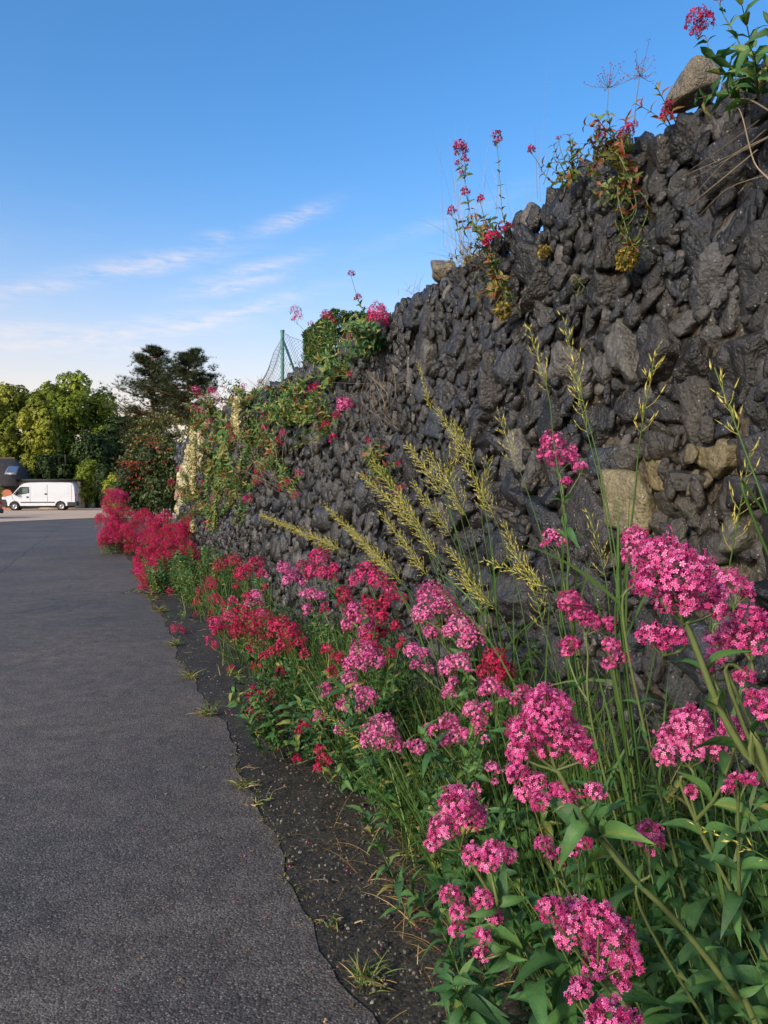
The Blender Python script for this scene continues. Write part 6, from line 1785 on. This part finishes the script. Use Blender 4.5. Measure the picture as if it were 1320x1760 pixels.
stonecrop('ochre yellow stonecrop tuft in a wall crevice below the long trailing strand', 1080, 445, WN - 0.04, 24, 20, 260, 611)
stonecrop('ochre smear of stonecrop on the crest side, between the spikes and the thin shoots', 935, 432, WN - 0.02, 14, 10, 110, 612, sz=0.012)
stonecrop('cream stonecrop mat hanging over the upper far wall', 408, 715, WN - 0.32, 22, 30, 1300, 613, 'cream', 0.05)
stonecrop('tall cream stonecrop mat draped on the wall end', 332, 790, WN - 0.28, 24, 56, 2600, 614, 'cream', 0.07)
stonecrop('small cream stonecrop pad low at the wall end, above the red bank', 332, 905, WN - 0.2, 7, 10, 200, 615, 'cream', 0.05)
stonecrop('orange-brown dead leaf tuft below the trailing orange strand', 866, 535, WN - 0.05, 16, 14, 120, 616, 'ochre', 0.02)

# ochre dead grass and thin dry stalks on the crest
def crest_grass(label, px, py, n, ln, seed, mat='straw', wd=0.0022, lean=0.4, N=WN + 0.08):
    r = np.random.default_rng(seed)
    P = at_n(px, py, N)
    ro = empty('crest_grass', P, label, 'grass')
    mb = MB(); b = P + r.normal(size=(n, 3)) * np.array([0.05, 0.05, 0.015])
    d = norm(r.normal(size=(n, 3)) * np.array([lean, lean, 0.25]) + UP * 0.9)
    blades(mb, b, b + d * (ln * r.uniform(0.3, 1.2, n))[:, None], np.full(n, wd), r, r.uniform(0.2, 1, n), 6, 0.08)
    mb.obj('blades', M[mat], ro, False)
    mb = MB(); k = n // 2; b = P + r.normal(size=(k, 3)) * np.array([0.06, 0.06, 0.015])
    d = norm(r.normal(size=(k, 3)) + UP * 0.2 - NV * 0.6)
    blades(mb, b, b + d * (ln * r.uniform(0.2, 0.7, k))[:, None], np.full(k, wd * 1.3), r, r.uniform(0, 1, k), 6, 0.15)
    mb.obj('dead_blades', M['ochre'], ro, False)


crest_grass('mound of ochre dead grass on the crest beside the small tan block', 812, 455, 170, 0.17, 621, lean=0.8)
crest_grass('thin dry grass stalks standing tall behind the pair of valerian spikes', 800, 425, 26, 0.62, 622, lean=0.16, wd=0.0016)
crest_grass('sparse dry grass stalks right of the valerian spikes', 872, 392, 12, 0.36, 623, lean=0.18, wd=0.0015)
crest_grass('faint dry stalk with a pale tip behind the two thin flower shoots', 930, 335, 4, 0.55, 624, lean=0.10, wd=0.0016)
crest_grass('wisps of dry grass on the crest below the small tan block', 715, 505, 16, 0.16, 625, lean=0.5, wd=0.0018)
crest_grass('brown dead grass clump on the far crest beneath the fence post', 455, 680, 80, 0.30, 626, lean=0.8, wd=0.005)
crest_grass('tuft of brown grass at the crest below the square hedge', 600, 590, 60, 0.16, 627, lean=0.8, wd=0.003)


def seed_umbel(label, pts, hx, hy, w_, seed, N=WN + 0.05):
    r = np.random.default_rng(seed)
    W = [at_n(x, y, N) for (x, y) in pts]; z = W[0][1]
    ro = empty('dry_seed_stalk', W[-1], label, 'plant')
    mbs = MB(); mbh = MB(); path = curve(W[::-1], 16); tube(mbs, path, np.linspace(0.0022, 0.0012, 16), 5, 0.7)
    top = at_n(hx, hy, N)
    for q in range(22):
        e = top + np.array([r.normal() * 0.45, r.normal() * 0.45, r.uniform(-0.32, 0.32)]) * w_ * z / F
        tube(mbs, curve([path[-1], (path[-1] * 0.4 + e * 0.6) - UP * 0.01, e], 6), 0.0008, 3, 0.7)
        mbh.copies(BUD_V, BUD_F, rand_rot(2, r) * 0.011, e + r.normal(size=(2, 3)) * 0.006, r.uniform(0.1, 0.6, 2))
    mbs.obj('stem', M['stem'], ro); mbh.obj('seed_head', M['rose'], ro, False)


seed_umbel('taller bare stalk with a wide head of dark seeds against the sky', [(1100, 130), (1094, 170), (1090, 215)], 1102, 112, 42, 631)
seed_umbel('shorter bare seed stalk beside the wide-headed one', [(1046, 150), (1044, 190), (1043, 245)], 1048, 134, 30, 632)


def dry_roots(label, spec, N, seed, rad=0.0022):
    r = np.random.default_rng(seed)
    ro = empty('dry_roots', at_n(*spec[0][0], N), label, 'roots')
    mb = MB()
    for pts in spec:
        W = [at_n(x, y, N + r.uniform(-0.03, 0.01)) for (x, y) in pts]
        W = [w_ + r.normal(size=3) * 0.012 for w_ in W]
        tube(mb, curve(W, 24), np.linspace(rad, rad * 0.4, 24), 4, r.uniform(0.3, 1))
    mb.obj('root_strands', M['twig'], ro)


r9 = np.random.default_rng(640)
dry_roots('pale dry roots trailing over the stones under the biggest wall clump', [[(655 + r9.uniform(-25, 25), 640), (650 + r9.uniform(-35, 35), 690), (640 + r9.uniform(-60, 50), 740)] for _ in range(12)] + [[(560, 660), (620, 664), (700, 655)], [(690, 650), (630, 700), (560, 712)]], WN - 0.06, 641)
dry_roots('thin dry stems straggling over the upper stones at the right end of the wall', [[(1320, 210 + q * 9), (1260, 245 + q * 11), (1180, 290 + q * 12)] for q in range(4)] + [[(1300, 250), (1210, 330), (1170, 350)], [(1320, 300), (1240, 320), (1195, 372)]], WN - 0.07, 642)
dry_roots('long bare valerian stem lying across the stones beneath the large-leaved clump', [[(1340, 195), (1290, 170), (1250, 150), (1235, 128)], [(1320, 330), (1285, 270), (1262, 200), (1255, 160)]], 1.74, 643, 0.003)
dry_roots('tangle of brown trailing stems on the dark far wall', [[(430 + r9.uniform(-40, 70), 720), (430 + r9.uniform(-50, 80), 790), (425 + r9.uniform(-60, 90), 850)] for _ in range(12)], WN - 0.08, 644, 0.004)
